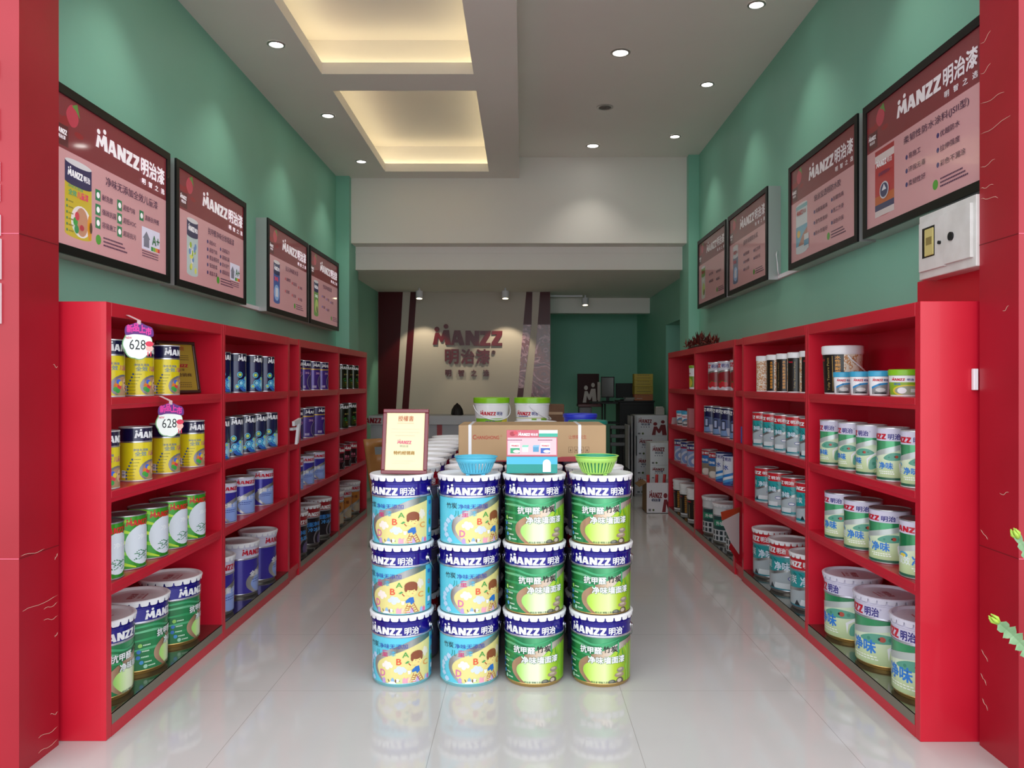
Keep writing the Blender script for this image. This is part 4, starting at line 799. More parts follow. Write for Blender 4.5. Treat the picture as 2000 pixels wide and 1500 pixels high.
# ------------------------------------------------------------------ light boxes on the walls
ALU = M('#c2c2c4', .35, .7)
PKL, PKD = '#cf989c', '#7c2630'
def lightbox(sgn, y0, y1, z0, z1, xf, label, spec, glow):
    xw = XL if sgn < 0 else XR; ym = (y0 + y1) / 2
    o = thing('light_box', label, 'light box', (xw, ym, z0), 0, 'advertising light boxes on the walls')
    dx = xf - xw; hw = (y1 - y0) / 2; H = z1 - z0; g = .004 * (1 if dx > 0 else -1)
    m = MB(); m.box(0, -hw, 0, dx - 3 * g, hw, H, ALU); m.build('case', o)
    m = MB(); bw = .042
    for a in ((-hw, 0, hw, bw), (-hw, H - bw, hw, H), (-hw, bw, -hw + bw, H - bw), (hw - bw, bw, hw, H - bw)): m.box(dx - 3 * g, a[0], a[1], dx, a[2], a[3], BLACK)
    m.build('frame', o)
    W_, H_ = 2 * hw - 2 * bw, H - 2 * bw
    ex = 1 if sgn < 0 else -1
    fn = plane((dx - 2 * g, -ex * (hw - bw), bw), (0, ex, 0), (0, 0, 1), (1 if sgn < 0 else -1, 0, 0))
    gl = lambda h, k=1.: M(h, .5, 0, .9, glow * k)
    a = Art(); PK = gl(PKL); DK = gl(PKD); WW = gl('#f0e8ee', 1.6); IN = gl('#4a1f46'); 
    a.rect(0, 0, W_, H_ * .64, PK, 0); a.rect(0, H_ * .64, W_, H_, DK, 0)
    for k in range(9): q = random.Random(k + 11); a.ell(W_ * q.uniform(.0, .2), H_ * q.uniform(.78, .86), W_ * .035, H_ * .022, gl('#8c1420'), 1, 10)
    a.blob([(W_ * .1, H_ * .89), (W_ * .13, H_ * .96), (W_ * .165, H_ * .96), (W_ * .19, H_ * .89), (W_ * .17, H_ * .83), (W_ * .13, H_ * .82)], gl('#b8324a'), 2); a.poly([(W_ * .14, H_ * .96), (W_ * .18, H_ * .99), (W_ * .2, H_ * .9), (W_ * .17, H_ * .94)], gl('#5a8a3a'), 3)
    a.rect(W_ * .02, H_ * .66, W_ * .115, H_ * .80, gl('#571820'), 1); a.logo(W_ * .02, H_ * .735, W_ * .08, H_ * .05, WW); a.text('明治漆', W_ * .035, H_ * .70, W_ * .055, H_ * .026, WW)
    a.logo(W_ * .318, H_ * .765, W_ * .39, H_ * .165, WW); a.text('明治漆', W_ * .725, H_ * .755, W_ * .25, H_ * .14, WW, .03)
    for k, ch in enumerate('明智之选'): a.text(ch, W_ * (.735 + .068 * k), H_ * .68, W_ * .036, H_ * .046, WW, .02)
    ct = spec['can']; x0, x1, cy0, cy1 = W_ * .09, W_ * .29, H_ * .09, H_ * .58; xm = (x0 + x1) / 2; rx = (x1 - x0) / 2
    if spec.get('slim'): x0, x1 = W_ * .11, W_ * .26; xm = (x0 + x1) / 2; rx = (x1 - x0) / 2
    a.rect(x0, cy0, x1, cy1, gl(ct[1]), 1); a.ell(xm, cy0, rx, H_ * .025, gl(ct[1]), 1); a.rect(x0, H_ * .44, x1, cy1, gl(ct[0]), 2); a.ell(xm, H_ * .44, rx, H_ * .02, gl(ct[0]), 2); a.ell(xm, cy1, rx, H_ * .022, gl('#d8d4d8'), 3)
    a.logo(x0 + rx * .15, H_ * .475, rx * 1.1, H_ * .07, gl(ct[2], 1.4), 4); a.text('明治', x0 + rx * 1.32, H_ * .475, rx * .5, H_ * .045, gl(ct[2], 1.4))
    spec['pic'](a, x0, x1, W_, H_, gl)
    if spec.get('title'): a.text(spec['title'], W_ * spec.get('tx', .40), H_ * .525, W_ * spec.get('tw', .5), H_ * .068, IN, .015)
    for t_, x, y, w in spec['lines']:
        if spec.get('icons'):
            a.rect(W_ * (x - .05), H_ * (y - .015), W_ * (x - .008), H_ * (y + .065), gl('#1f7a4a'), 2); a.ell(W_ * (x - .029), H_ * (y + .025), W_ * .013, H_ * .022, WW, 3)
        else: a.ell(W_ * (x - .02), H_ * (y + .022), W_ * .011, H_ * .019, gl(spec.get('dot', '#3a2f6a')), 2, 12)
        a.text(t_, W_ * x, H_ * y, W_ * w, H_ * .045, IN, .012)
    gx = spec.get('seal', .40); a.ell(W_ * gx, H_ * .11, W_ * .022, H_ * .036, gl('#4a9a2a'), 2)
    for k in range(3): a.mini(W_ * (gx + .04), H_ * (.13 - .027 * k), W_ * (.17 + .02 * k), H_ * .012, IN, 16)
    if spec.get('badge'):
        b0, b1 = spec['badge']; a.rect(W_ * b0, H_ * .16, W_ * b1, H_ * .34, gl('#d8d4e8', 1.3), 1); d = b1 - b0; a.poly([(W_ * (b0 + d * .05), H_ * .25), (W_ * (b0 + d * .25), H_ * .31), (W_ * (b0 + d * .45), H_ * .25), (W_ * (b0 + d * .4), H_ * .25), (W_ * (b0 + d * .4), H_ * .18), (W_ * (b0 + d * .1), H_ * .18), (W_ * (b0 + d * .1), H_ * .25)], gl('#7a7a8a'), 2)
        a.text('A+', W_ * (b0 + d * .52), H_ * .215, W_ * d * .42, H_ * .08, gl('#2a6a3a'), .03)
        for k, c in enumerate(('#2a8a4a', '#7ab03a', '#e0902a', '#c83a3a')): a.rect(W_ * (b0 + d * (.5 + .125 * k)), H_ * .165, W_ * (b0 + d * (.62 + .125 * k)), H_ * .2, gl(c), 2)
        for k in range(3): a.mini(W_ * b0, H_ * (.14 - .02 * k), W_ * d * .9, H_ * .008, IN, 12)
    m = MB(); a.put(m, fn, .0003, 0); m.build('poster', o, fix=False)
def pic_child(a, x0, x1, W_, H_, gl):
    w = x1 - x0; X = lambda q: x0 + w * q
    a.text('净味无添加', X(.08), H_ * .40, w * .55, H_ * .022, gl('#5aa06a'), .01); a.text('全效', X(.1), H_ * .35, w * .3, H_ * .04, gl('#4aa07a'), .02); a.text('儿童漆', X(.42), H_ * .345, w * .42, H_ * .05, gl('#d83a70'), .02)
    a.ell(X(.6), H_ * .19, w * .38, H_ * .11, gl('#e8e0e0'), 2); a.ell(X(.62), H_ * .19, w * .24, H_ * .1, gl('#c08868'), 3); a.ell(X(.6), H_ * .15, w * .08, H_ * .02, gl('#b02a3a'), 4); a.ell(X(.92), H_ * .17, w * .09, H_ * .09, gl('#d8921a'), 3); a.ell(X(.95), H_ * .17, w * .05, H_ * .04, gl('#4a2a14'), 4)
    for x, y, c in ((.36, .18, '#3a9a3a'), (.42, .22, '#c83a4a'), (.4, .13, '#2a8a4a')): a.ell(X(x), H_ * y, w * .08, H_ * .03, gl(c), 4)
    for k in range(6): a.rect(X(.05), H_ * (.3 - .04 * k), X(.1), H_ * (.317 - .04 * k), gl('#3a7a5a'), 3); a.mini(X(.13), H_ * (.302 - .04 * k), w * .18, H_ * .01, gl('#8a7a2a'), 4)
def pic_white(a, x0, x1, W_, H_, gl):
    w = x1 - x0
    for k in range(16): q = random.Random(k); a.ell(x0 + w * q.uniform(.2, .8), H_ * q.uniform(.12, .36), w * .1, H_ * .03, gl(('#9ab82a', '#e8e4e0', '#6a90c0', '#d8d860')[k % 4]), 2, 8)
def pic_blue(a, x0, x1, W_, H_, gl):
    w = x1 - x0; a.ell(x0 + w * .5, H_ * .2, w * .42, H_ * .1, gl('#8ab0e0'), 2); a.rect(x0 + w * .3, H_ * .15, x0 + w * .7, H_ * .26, gl('#d8dcec'), 3); a.text('净味', x0 + w * .1, H_ * .34, w * .6, H_ * .06, gl('#d84a5a'), .02)
def pic_leaf(a, x0, x1, W_, H_, gl):
    w = x1 - x0; a.ell(x0 + w * .6, H_ * .22, w * .36, H_ * .1, gl('#b8d070'), 2); a.ell(x0 + w * .7, H_ * .17, w * .15, H_ * .05, gl('#6a5a4a'), 3); a.text('净味', x0 + w * .2, H_ * .34, w * .6, H_ * .05, gl('#e0e8e0'), .02)
def pic_red(a, x0, x1, W_, H_, gl):
    w = x1 - x0; a.rect(x0, H_ * .58, x1, H_ * .62, gl('#a02028'), 3); a.rect(x0, H_ * .52, x1, H_ * .58, gl('#d8c8c8'), 3); a.rect(x0, H_ * .13, x1, H_ * .24, gl('#b85a20'), 2); a.rect(x0, H_ * .12, x1, H_ * .17, gl('#2a2f5a'), 3); a.ell(x0 + w * .5, H_ * .27, w * .24, H_ * .07, gl('#c8c8d0'), 4); a.ell(x0 + w * .5, H_ * .27, w * .2, H_ * .058, gl('#2a2f5a'), 5); a.poly([(x0 + w * .38, H_ * .27), (x0 + w * .5, H_ * .32), (x0 + w * .62, H_ * .27)], gl('#d8d8e0'), 6); a.rect(x0, H_ * .07, x1, H_ * .12, gl('#d0c4c4'), 3)
    a.text('柔韧性防水', x0 + w * .2, H_ * .40, w * .6, H_ * .03, gl('#4a3a6a'), .01)
def pic_sea(a, x0, x1, W_, H_, gl):
    w = x1 - x0; a.rect(x0, H_ * .15, x1, H_ * .36, gl('#6aa8c0'), 2); a.ell(x0 + w * .25, H_ * .28, w * .14, H_ * .04, gl('#d8b84a'), 3); a.poly([(x0 + w * .2, H_ * .15), (x1, H_ * .15), (x1, H_ * .32), (x0 + w * .6, H_ * .26)], gl('#a87a6a'), 3); a.rect(x0 + w * .75, H_ * .09, x1 + w * .15, H_ * .25, gl('#c8d0d4'), 4); a.rect(x0 + w * .75, H_ * .13, x1 + w * .15, H_ * .19, gl('#4a90b0'), 5); a.rect(x0, H_ * .54, x1, H_ * .58, gl('#7ab0b8'), 3)
WH = '#f4f0f4'
SP = [dict(can=('#2a1f50', '#c8b028', WH), pic=pic_child, title='净味无添加全效儿童漆', icons=1, badge=(.74, .93), seal=.345, lines=[('耐洗擦', .37, .405, .09), ('超低气味', .555, .40, .11), ('清新抗甲醛', .765, .395, .15), ('强效抗菌', .37, .30, .12), ('超低VOC', .555, .30, .12), ('容易施工', .37, .205, .12), ('超易抗污', .555, .20, .12)]),
      dict(can=('#2a2650', '#b8c8c8', WH), slim=1, pic=pic_white, title='抗甲醛净味全效墙面漆', tx=.4, tw=.42, badge=(.76, .93), seal=.56, lines=[('超低VOC', .42, .43, .1), ('超低气味', .42, .355, .12), ('覆盖细裂纹', .42, .28, .15), ('强劲防霉', .42, .205, .12), ('遮盖丰满', .42, .13, .12), ('高遮盖力', .62, .41, .12), ('超强抗菌', .62, .335, .12), ('防水透气', .62, .26, .12), ('超易清洁', .62, .185, .12)]),
      dict(can=('#24305a', '#3a5aa0', WH), slim=1, pic=pic_blue, title='抗污净味防水漆', tx=.4, tw=.34, dot='#c83a4a', seal=.65, lines=[('超耐擦洗', .42, .40, .11), ('易清洁', .6, .38, .1), ('净味', .78, .36, .08), ('防霉', .42, .24, .08), ('抗裂', .6, .22, .08), ('环保', .78, .2, .08)]),
      dict(can=('#24305a', '#6a9a4a', WH), slim=1, pic=pic_leaf, title='竹炭净味墙面漆', tx=.42, tw=.34, dot='#3a5ac0', seal=.75, lines=[('净味', .42, .38, .08), ('环保', .58, .36, .08), ('防霉', .74, .34, .08), ('抗碱', .42, .22, .08), ('耐擦', .58, .2, .08)])]
SR = [dict(can=('#b0242a', '#b0242a', WH), pic=pic_red, title='柔韧性防水涂料(JSII型)', tx=.385, tw=.53, seal=.66, lines=[('易施工', .43, .405, .11), ('环保无毒', .43, .30, .15), ('柔韧性好', .43, .195, .15), ('优越防水', .70, .43, .15), ('拉伸强度', .70, .325, .15), ('彩色不漏涂', .70, .22, .19)]),
      dict(can=('#c8d4d8', '#c8d4d8', '#b0242a'), pic=pic_sea, title='快涂宝透明防水胶', tx=.41, tw=.4, seal=.63, lines=[('成膜强度高', .43, .40, .19), ('透气性良好', .43, .29, .19), ('防水性能好', .43, .18, .19), ('耐磨性高', .70, .42, .15), ('施工方便', .70, .31, .15), ('绿色环保', .70, .20, .15)]),
      dict(can=('#c8ccd4', '#5a6a8a', '#b0242a'), slim=1, pic=pic_blue, title='瓷砖背胶防水浆', tx=.42, tw=.38, seal=.7, lines=[('超强粘结', .45, .38, .13), ('耐水耐碱', .45, .28, .13), ('防止脱落', .45, .18, .13), ('施工简便', .72, .36, .14), ('绿色环保', .72, .26, .14)]),
      dict(can=('#6a9a4a', '#c8d0c8', '#b0242a'), slim=1, pic=pic_leaf, title='', seal=.72, lines=[('环保净味', .45, .38, .13), ('防霉抗碱', .45, .27, .13), ('超耐擦洗', .72, .36, .14), ('易施工', .72, .25, .12)])]
for (y0, y1), sp, lb in zip([(3.405, 4.595), (4.675, 5.86), (6.36, 7.565), (7.625, 8.82)], SP, ['pink light box poster with yellow can, nearest on the left wall', 'pink light box poster with white flower can, second on the left wall', 'pink light box poster with blue can and red dots, left wall', 'pink light box poster with green can, farthest on the left wall']):
    lightbox(-1, y0, y1, 2.095, 2.85, -2.05, lb, sp, .24)
for (y0, y1), sp, lb in zip([(3.28, 4.471), (4.544, 5.72), (6.22, 7.41), (7.49, 8.685)], SR, ['pink light box poster with red bucket, above the meter box', 'pink light box poster with pale blue bucket, second on the right wall', 'pink light box poster beside the cable, third on the right wall', 'pink light box poster reflecting a lamp, farthest on the right wall']):
    lightbox(1, y0, y1, 2.33, 3.07, 1.93, lb, sp, .02)
m = MB(); m.box(XL, 5.86, 2.10, XL + .025, 6.36, 2.13, WHITEP); tag(m.build('cable_trunking'), 'white cable trunking between light boxes on the left wall', 'trunking')
m = MB(); m.box(.422, 12.18, 2.845, .93, 12.21, 2.8705, WHITEP); tag(m.build('cable_trunking'), 'thin white trunking on the ceiling beside the alcove spotlight', 'trunking')
m = MB(); m.box(XR - .025, 5.72, 2.335, XR, 6.22, 2.365, WHITEP); tag(m.build('cable_trunking'), 'white cable trunking between light boxes on the right wall', 'trunking')
m = MB(); m.tube([(XR - .03, 6.215, 2.55), (XR - .05, 6.17, 2.52), (XR - .05, 6.15, 2.44), (XR - .04, 6.17, 2.39), (XR - .025, 6.19, 2.36)], .006, WHITEP); tag(m.build('power_cable'), 'white looped cable beside the third light box on the right', 'cable')
# meter box
mbx = thing('meter_box', 'white metal electricity meter box on the right wall', 'meter box', (XR, 3.3, 2.005))
MW = noisy('#cfccc9', '#dcdad8', 9, .5, 'chipped_white_enamel'); X = -.14
m = MB(); m.bbox(X, 0, 0, 0, .475, .302, MW, .004); m.build('case', mbx)
m = MB(); m.bbox(X - .012, .23, .035, X, .455, .265, MW, .002); m.build('door', mbx)
m = MB(); m.bbox(X - .014, .02, .04, X, .228, .27, MW, .002); d2 = m.build('door', mbx)
m = MB(); m.box(X - .0135, .31, .095, X - .0125, .42, .235, M('#15130f', .5)); m.build('window', mbx)
m = MB(); m.bbox(X - .018, .315, .1, X - .0135, .39, .225, M('#cdbf7a', .35), .004); m.box(X - .0195, .325, .15, X - .018, .375, .185, M('#8a7a44', .4)); m.build('meter', mbx)
for yy, rr, zz in ((.165, .019, .155), (.262, .008, .145)):
    m = MB(); m.add([(X - .022, yy + rr * cos(2 * pi * j / 16), zz + rr * sin(2 * pi * j / 16)) for j in range(16)] + [(X - .012, yy + rr * cos(2 * pi * j / 16), zz + rr * sin(2 * pi * j / 16)) for j in range(16)], [tuple(range(16))] + [(j, (j + 1) % 16, 16 + (j + 1) % 16, 16 + j) for j in range(16)], M('#2a2a2c', .3, .6)); m.build('lock' if rr > .01 else 'latch', mbx)

# ------------------------------------------------------------------ things on top of the pails
ZT = 3 * .3475 + .0005
def framed(name, label, cat, loc, w, h, lean, yaw, fm, pm, artf, fwid=.02, grp=None):
    o = thing(name, label, cat, loc, 0, grp); o.rotation_euler = (-lean, 0, yaw)
    m = MB()
    for a in ((-w / 2, 0, w / 2, fwid), (-w / 2, h - fwid, w / 2, h), (-w / 2, fwid, -w / 2 + fwid, h - fwid), (w / 2 - fwid, fwid, w / 2, h - fwid)): m.bbox(a[0], -.02, a[1], a[2], 0, a[3], fm, .004)
    m.build('frame', o); m = MB(); m.box(-w / 2 + fwid * .5, -.012, fwid * .5, w / 2 - fwid * .5, -.002, h - fwid * .5, pm); a = Art(); artf(a, w, h); a.put(m, front(0, -.0121, 0), .0002, .0002); m.build('certificate', o)
    return o
GL = M('#c09a3a', .3, .5)
def cert(a, w, h):
    R_, G_ = M('#b8603c', .5), M('#9a701c', .4, .2)
    a.text('授權書', -w * .17, h * .81, w * .34, h * .085, R_, .01); a.mini(-w * .18, h * .775, w * .36, h * .012, M('#d8b090', .5), 14)
    for k, ww in enumerate((.62, .62, .44)): a.mini(-w * ww / 2, h * (.685 - .05 * k), w * ww, h * .012, M('#d8ccb0', .5), 20)
    a.logo(-w * .17, h * .46, w * .31, h * .075, M('#d07080', .5)); a.text('明治漆', -w * .11, h * .41, w * .19, h * .035, M('#98a890', .5), .01); a.text('特约经销商', -w * .24, h * .295, w * .46, h * .06, G_, .025)
    a.mini(-w * .2, h * .2, w * .42, h * .01, M('#dcd2b8', .5), 12); a.mini(-w * .26, h * .165, w * .4, h * .01, M('#dcd2b8', .5), 12)
cf = framed('certificate_frame', 'dark red framed cream authorization certificate standing on the left pail stack', 'certificate', (-.604, 4.04, ZT + .004), .24, .335, radians(9), radians(-6), M('#6e1628', .25, 0, .4), M('#eadcae', .4, 0, .2), cert)
m = MB(); m.box(-.03, 0, -.19, .03, .006, 0, M('#3a1a14', .6)); s_ = m.build('easel_strut', cf); s_.rotation_euler = (radians(20), 0, 0); s_.location = (0, .002, .215)
def basket(loc, rT, h, c1, c2, label):
    o = thing('plastic_basket', label, 'basket', loc, 0, 'slotted plastic baskets on the pails'); A_, B_ = M(c1, .35), M(c2, .4)
    n = 96; prof = [(rT * .56, .008), (rT * .66, .016), (rT * .76, h * .4), (rT * .86, h * .68), (rT * .92, h * .76), (rT * .95, h * .97)]
    m = MB(); ring = lambda r, z: [(r * cos(2 * pi * k / n), r * sin(2 * pi * k / n) * .93, z) for k in range(n)]
    vs = [p for r, z in prof for p in ring(r, z)]; fs = []
    for i in range(len(prof) - 1):
        for k in range(n):
            if 1 <= i <= 2 and k % 3 == 0: continue
            fs.append((i * n + k, i * n + (k + 1) % n, (i + 1) * n + (k + 1) % n, (i + 1) * n + k))
    m.add(vs, fs, A_, True); bo = m.build('bowl', o); sd = bo.modifiers.new('wall', 'SOLIDIFY'); sd.thickness = .0025; sd.offset = 1
    m = MB(); m.add(ring(rT * .95, h * .955) + ring(rT * 1.02, h * .955) + ring(rT * 1.03, h * .985) + ring(rT * 1.0, h) + ring(rT * .95, h * .985), [(i * n + k, i * n + (k + 1) % n, (i + 1) % 5 * n + (k + 1) % n, (i + 1) % 5 * n + k) for i in range(5) for k in range(n)], A_, True); m.build('rim', o)
    m = MB(); m.add(ring(rT * .56, .008), [tuple(range(n))], A_); 
    for k in range(4):
        an = pi / 4 + k * pi / 2; m.bbox(rT * .5 * cos(an) - .01, rT * .47 * sin(an) - .01, 0, rT * .5 * cos(an) + .01, rT * .47 * sin(an) + .01, .009, A_, .002)
    m.build('base', o)
    if c1 != c2:
        m = MB(); pr_ = [(r * .975 - .001, z + .001) for r, z in prof]
        vs = [p for r, z in pr_ for p in ring(r, z)]; m.add(vs + [(0, 0, .0095)], [(i * n + k, i * n + (k + 1) % n, (i + 1) * n + (k + 1) % n, (i + 1) * n + k) for i in range(len(pr_) - 1) for k in range(n)] + [(k, (k + 1) % n, len(vs)) for k in range(n)], B_, True); tag(m.build('inner_bowl', o), 'darker green inner bowl')
basket((-.238, 4.06, ZT + .001), .109, .095, '#56b9d6', '#56b9d6', 'sky blue slotted plastic basket on a pail'); basket((.382, 4.06, ZT + .001), .112, .1, '#a8d868', '#1a9a72', 'lime green slotted plastic basket with dark green lining')
# display block
db = thing('display_block', 'small pink and teal paint display block on the bamboo pail', 'display', (.05, 4.035, ZT + .009)); dw = .26
m = MB(); m.bbox(-dw / 2, 0, 0, dw / 2, .09, .086, M('#1f8f86', .4), .003); m.box(-dw / 2, -.0008, .047, dw / 2, .0, .085, M('#4ab0d0', .4)); m.build('base', db)
m = MB(); m.prism([(.055, .008), (.055, .045)] + [(.0755 + .0205 * cos(pi - pi * k / 8), .05 + .022 * sin(pi - pi * k / 8)) for k in range(9)] + [(.096, .008)], lambda x, z, h: (x, -.001 - h, z), WT, .003); m.build('arch', db)
m = MB(); m.bbox(-dw / 2, .002, .086, dw / 2, .012, .222, M('#c2606e', .4), .001, 1); a = Art(); f_ = lambda h: M(h, .4, 0, .3)
a.rect(-.125, .095, .125, .183, f_('#e8b8c0'), 1); a.rect(.035, .187, .131, .205, f_('#2aa890'), 1); a.rect(.035, .205, .131, .222, f_('#d8e4e4'), 1); a.ell(-.1, .203, .014, .012, f_('#a01830'), 2); a.ell(-.085, .208, .01, .009, f_('#c83a4a'), 2)
a.logo(-.07, .192, .06, .02, WT); a.text('明治漆', -.006, .192, .036, .014, WT, .02)
for s_, x in ((-1, -.085), (1, .07)):
    a.rect(x - .026, .103, x + .022, .155, WT, 2); a.rect(x - .026, .103, x + .022, .13, f_('#2a9a6a' if s_ < 0 else '#2a5ab0'), 3); a.ell(x + .006, .113, .018, .008, f_('#e4d8d8'), 4); a.logo(x - .022, .138, .04, .01, iRED, 4)
    a.rect(x + s_ * -.05 - .015, .11, x + s_ * -.05 + .015, .135, f_('#d0e8d8' if s_ < 0 else '#4a90b8'), 2); a.poly([(x - s_ * .05 - .018, .135), (x - s_ * .05 + .015, .135), (x - s_ * .05 + .02, .145), (x - s_ * .05 - .012, .145)], f_('#7ac8b0' if s_ < 0 else '#7ab0d0'), 2); a.mini(x - .04, .168, .075, .005, f_('#7a4a6a'), 12)
a.put(m, front(0, .0015, 0), .0002, .0003); m.build('leaflet_panel', db)
# air conditioner carton
cx0, cx1 = -.372, .489; cy = 4.60; ct = thing('carton', 'long brown air conditioner carton strapped with white bands on the pails', 'carton', (0, cy, ZT + .0135))
KR = noisy('#b0906c', '#b89872', 2.5, .7, 'kraft_cardboard'); KD = M('#a03a40', .6); H = .212; D = .42
m = MB(); m.bbox(cx0, 0, 0, cx1, D, H, KR, .003); a = Art()
RD = M('#b04a3a', .6); BR = M('#6a5038', .6)
a.poly([(cx0, 0), (cx1, 0), (cx1, .035), (.23, .028), (cx1 - .3, .02), (-.05, .008), (cx0, .004)], KD, 1)
a.text('HANGHONG', -.266, .130, .131, .021, RD, .03); a.text('C', -.289, .129, .02, .027, RD, .04); a.ring(-.122, .15, .005, .0012, RD); a.text('让想象发生', .27, .132, .105, .023, RD, .0)
for k in range(4):
    x = .27 + .032 * k; a.rect(x, .052, x + .024, .054, BR, 2); a.rect(x, .084, x + .024, .086, BR, 2); a.rect(x, .052, x + .002, .086, BR, 2); a.rect(x + .022, .052, x + .024, .086, BR, 2); a.poly([(x + .007, .06), (x + .017, .06), (x + .012, .078)], BR, 2)
a.put(m, front(0, 0, 0), .0004, .0003); m.build('box', ct)
for x in (-.305, .335):
    m = MB(); m.box(x - .009, -.002, .002, x + .009, D + .002, H + .002, WHITEP); m.build('strap', ct)
# tubs and small pails behind the carton
def art_bigtub(v):
    def fn(a, r, h, zb):
        a.lock(-r * .75, zb * .66, r * 1.5, r * .32, iRED, iNAVY)
        if v == 0: a.rect(-r * 1.2, 0.01, r * 1.2, zb * .58, I('#7ab62a'), 1); a.poly([(r * .3, zb * .3), (r * 1.2, zb * .3), (r * 1.2, zb * .58), (r * .8, zb * .58)], I('#d8c82a'), 2); a.text('绿净宝', -r * .4, zb * .44, r * .6, r * .18, iNAVY, .03); a.text('瓷砖粘结剂(背胶)', -r * .75, zb * .32, r * 1.5, r * .18, iBLK, .03)
        else: a.rect(r * .3, 0.01, r * 1.4, zb * .58, I('#7ab62a'), 1); a.rect(-r * 1.4, zb * .585, r * 1.4, zb * .6, I('#b8b83a'), 1); a.mini(-r * .6, zb * .62, r * .7, .008, iNAVY, 8); a.rect(r * .6, zb * .2, r * .9, zb * .58, WT, 2)
    return fn
for v, (px, w) in enumerate(((960, 0), (1039.5, 0))):
    d = 6.45; p = at(px, 800, d); o = tub(.148, .34, M('#86c424', .3), WLID, art_bigtub(v), 'paint_tub', 'paint tub', .12, handle=(.3, 1.75)[v], ring=(.96,), taper=.88)
    o.location = (p.x, d, ZT + .0135); o.rotation_euler = (0, 0, (.05, -.35)[v]); tag(o, ['white tub with lime lid, label squarely forward, behind the carton', 'white tub with lime lid, handle crossing its front, behind the carton'][v], None, 'lime-lidded tubs on the pails')
for px, d, r, h, c, lb in ((1046, 5.33, .145, .20, '#e4e4e8', 'low white-lidded pail behind the carton'), (1133, 5.75, .125, .235, '#2a3ac0', 'blue-lidded pail behind the carton'), (1148, 5.35, .135, .205, '#167a6a', 'dark green lidded pail behind the carton end')):
    p = at(px, 800, d); o = tub(r, h, M(c, .35), M(c if c != '#e4e4e8' else '#e4e4e8', .4), lambda a, r, h, zb: None, 'plastic_pail', 'pail', .1, taper=.9); o.location = (p.x, d, ZT + .0135); tag(o, lb, None, 'small pails behind the carton')

# ------------------------------------------------------------------ small things on the shelving
def plq(a, w, h):
    D_ = M('#5a3a18', .4); a.text('授權牌', -w * .2, h * .82, w * .4, h * .08, M('#a03020', .4), .01); a.logo(-w * .25, h * .5, w * .5, h * .09, M('#a01420', .4)); a.text('明治漆', -w * .15, h * .43, w * .3, h * .045, D_); a.text('特约经销商', -w * .32, h * .32, w * .64, h * .07, D_, .02)
    for k in range(3): a.mini(-w * .3, h * (.72 - .04 * k), w * .6, h * .012, D_, 14); a.mini(-w * .3, h * (.2 - .04 * k), w * .6, h * .012, D_, 12)
pq = framed('award_plaque', 'gold plaque in dark wood frame leaning on the top left shelf', 'plaque', (-1.915, 4.42, LEV[3] + .002), .24, .30, radians(12), radians(58), M('#3a1410', .3, 0, .3), GL, plq, .018)
def price_tag(px, py, ztop, x, label):
    p = at(px, py, 1.0); d = -x / -p.x if p.x else 1; d = abs(x / p.x); o = thing('price_tag', label, 'price tag', (x, d, ztop), radians(45), 'cloud-shaped price tags')
    m = MB(); f = lambda q, z, h: (q, -h, z - .17)
    pts = [(-.004 + .058 * cos(2 * pi * k / 56) * (1 + .07 * abs(sin(3.5 * 2 * pi * k / 56))), .052 + .062 * sin(2 * pi * k / 56) * (1 + .07 * abs(sin(3.5 * 2 * pi * k / 56)))) for k in range(56)]
    m.prism(pts, f, M('#eef2ee', .4), .002); m.build('card', o)
    m = MB(); m.prism([(x_ * 1.06, z_ * 1.06 - .003) for x_, z_ in pts], lambda q, z, h: (q, .0015 - h, z - .17), M('#7ab07a', .5), .001); m.build('card_back', o)
    a = Art(); MG = M('#e0309c', .4)
    for k, ch in enumerate('新品上市'): a.text(ch, -.052 + .0265 * k, .098 + .01 * sin(k * 1.1 + .4), .027, .036, MG, .05)
    a.blob([(-.056, .092), (-.02, .096), (.02, .094), (.06, .088), (.058, .125), (.03, .138), (.0, .15), (-.03, .14), (-.056, .128)], M('#5e1f7a', .4), 2)
    a.text('628', -.04, .028, .068, .044, M('#20242a', .5), .0); a.text('NEW', -.055, .074, .025, .01, M('#d83a5a', .4), .03)
    a.ell(.045, .035, .016, .014, M('#f0b8b0', .4), 4); a.ell(.045, .055, .018, .012, M('#d83050', .4), 4); a.rect(.036, .0, .041, .02, M('#d83050', .4), 4); a.rect(.048, .0, .053, .02, M('#d83050', .4), 4)
    m = MB(); a.put(m, lambda q, z, h: (q, -.002 - h, z - .17), .0003, .0002); m.build('print', o, fix=False)
    m = MB(); e_ = .051 * .7071; tp = [(-.008, -.0025, -.03), (.008, -.0025, -.03), (.008, -.0025, -.012), (-.008, -.0025, -.012), (.008 - e_, e_ - .002, .012), (-.008 - e_, e_ - .002, .012)]
    m.add(tp + [(x_ + .0006, y_ + .0006, z_) for x_, y_, z_ in tp], [(0, 1, 2, 3), (3, 2, 4, 5), (6, 7, 8, 9), (9, 8, 10, 11)], M('#c8a8ac', .2)); m.build('tape', o)
price_tag(271, 640, 1.80 + .005, XLF + .056, 'white cloud price tag 628 hanging at the top left shelf'); price_tag(333, 830, 1.452 - .012, XLF + .056, 'white cloud price tag 628 hanging over the second tier of yellow cans')
def pxy(x, px): return abs(x / ((px - CX) / FPX))
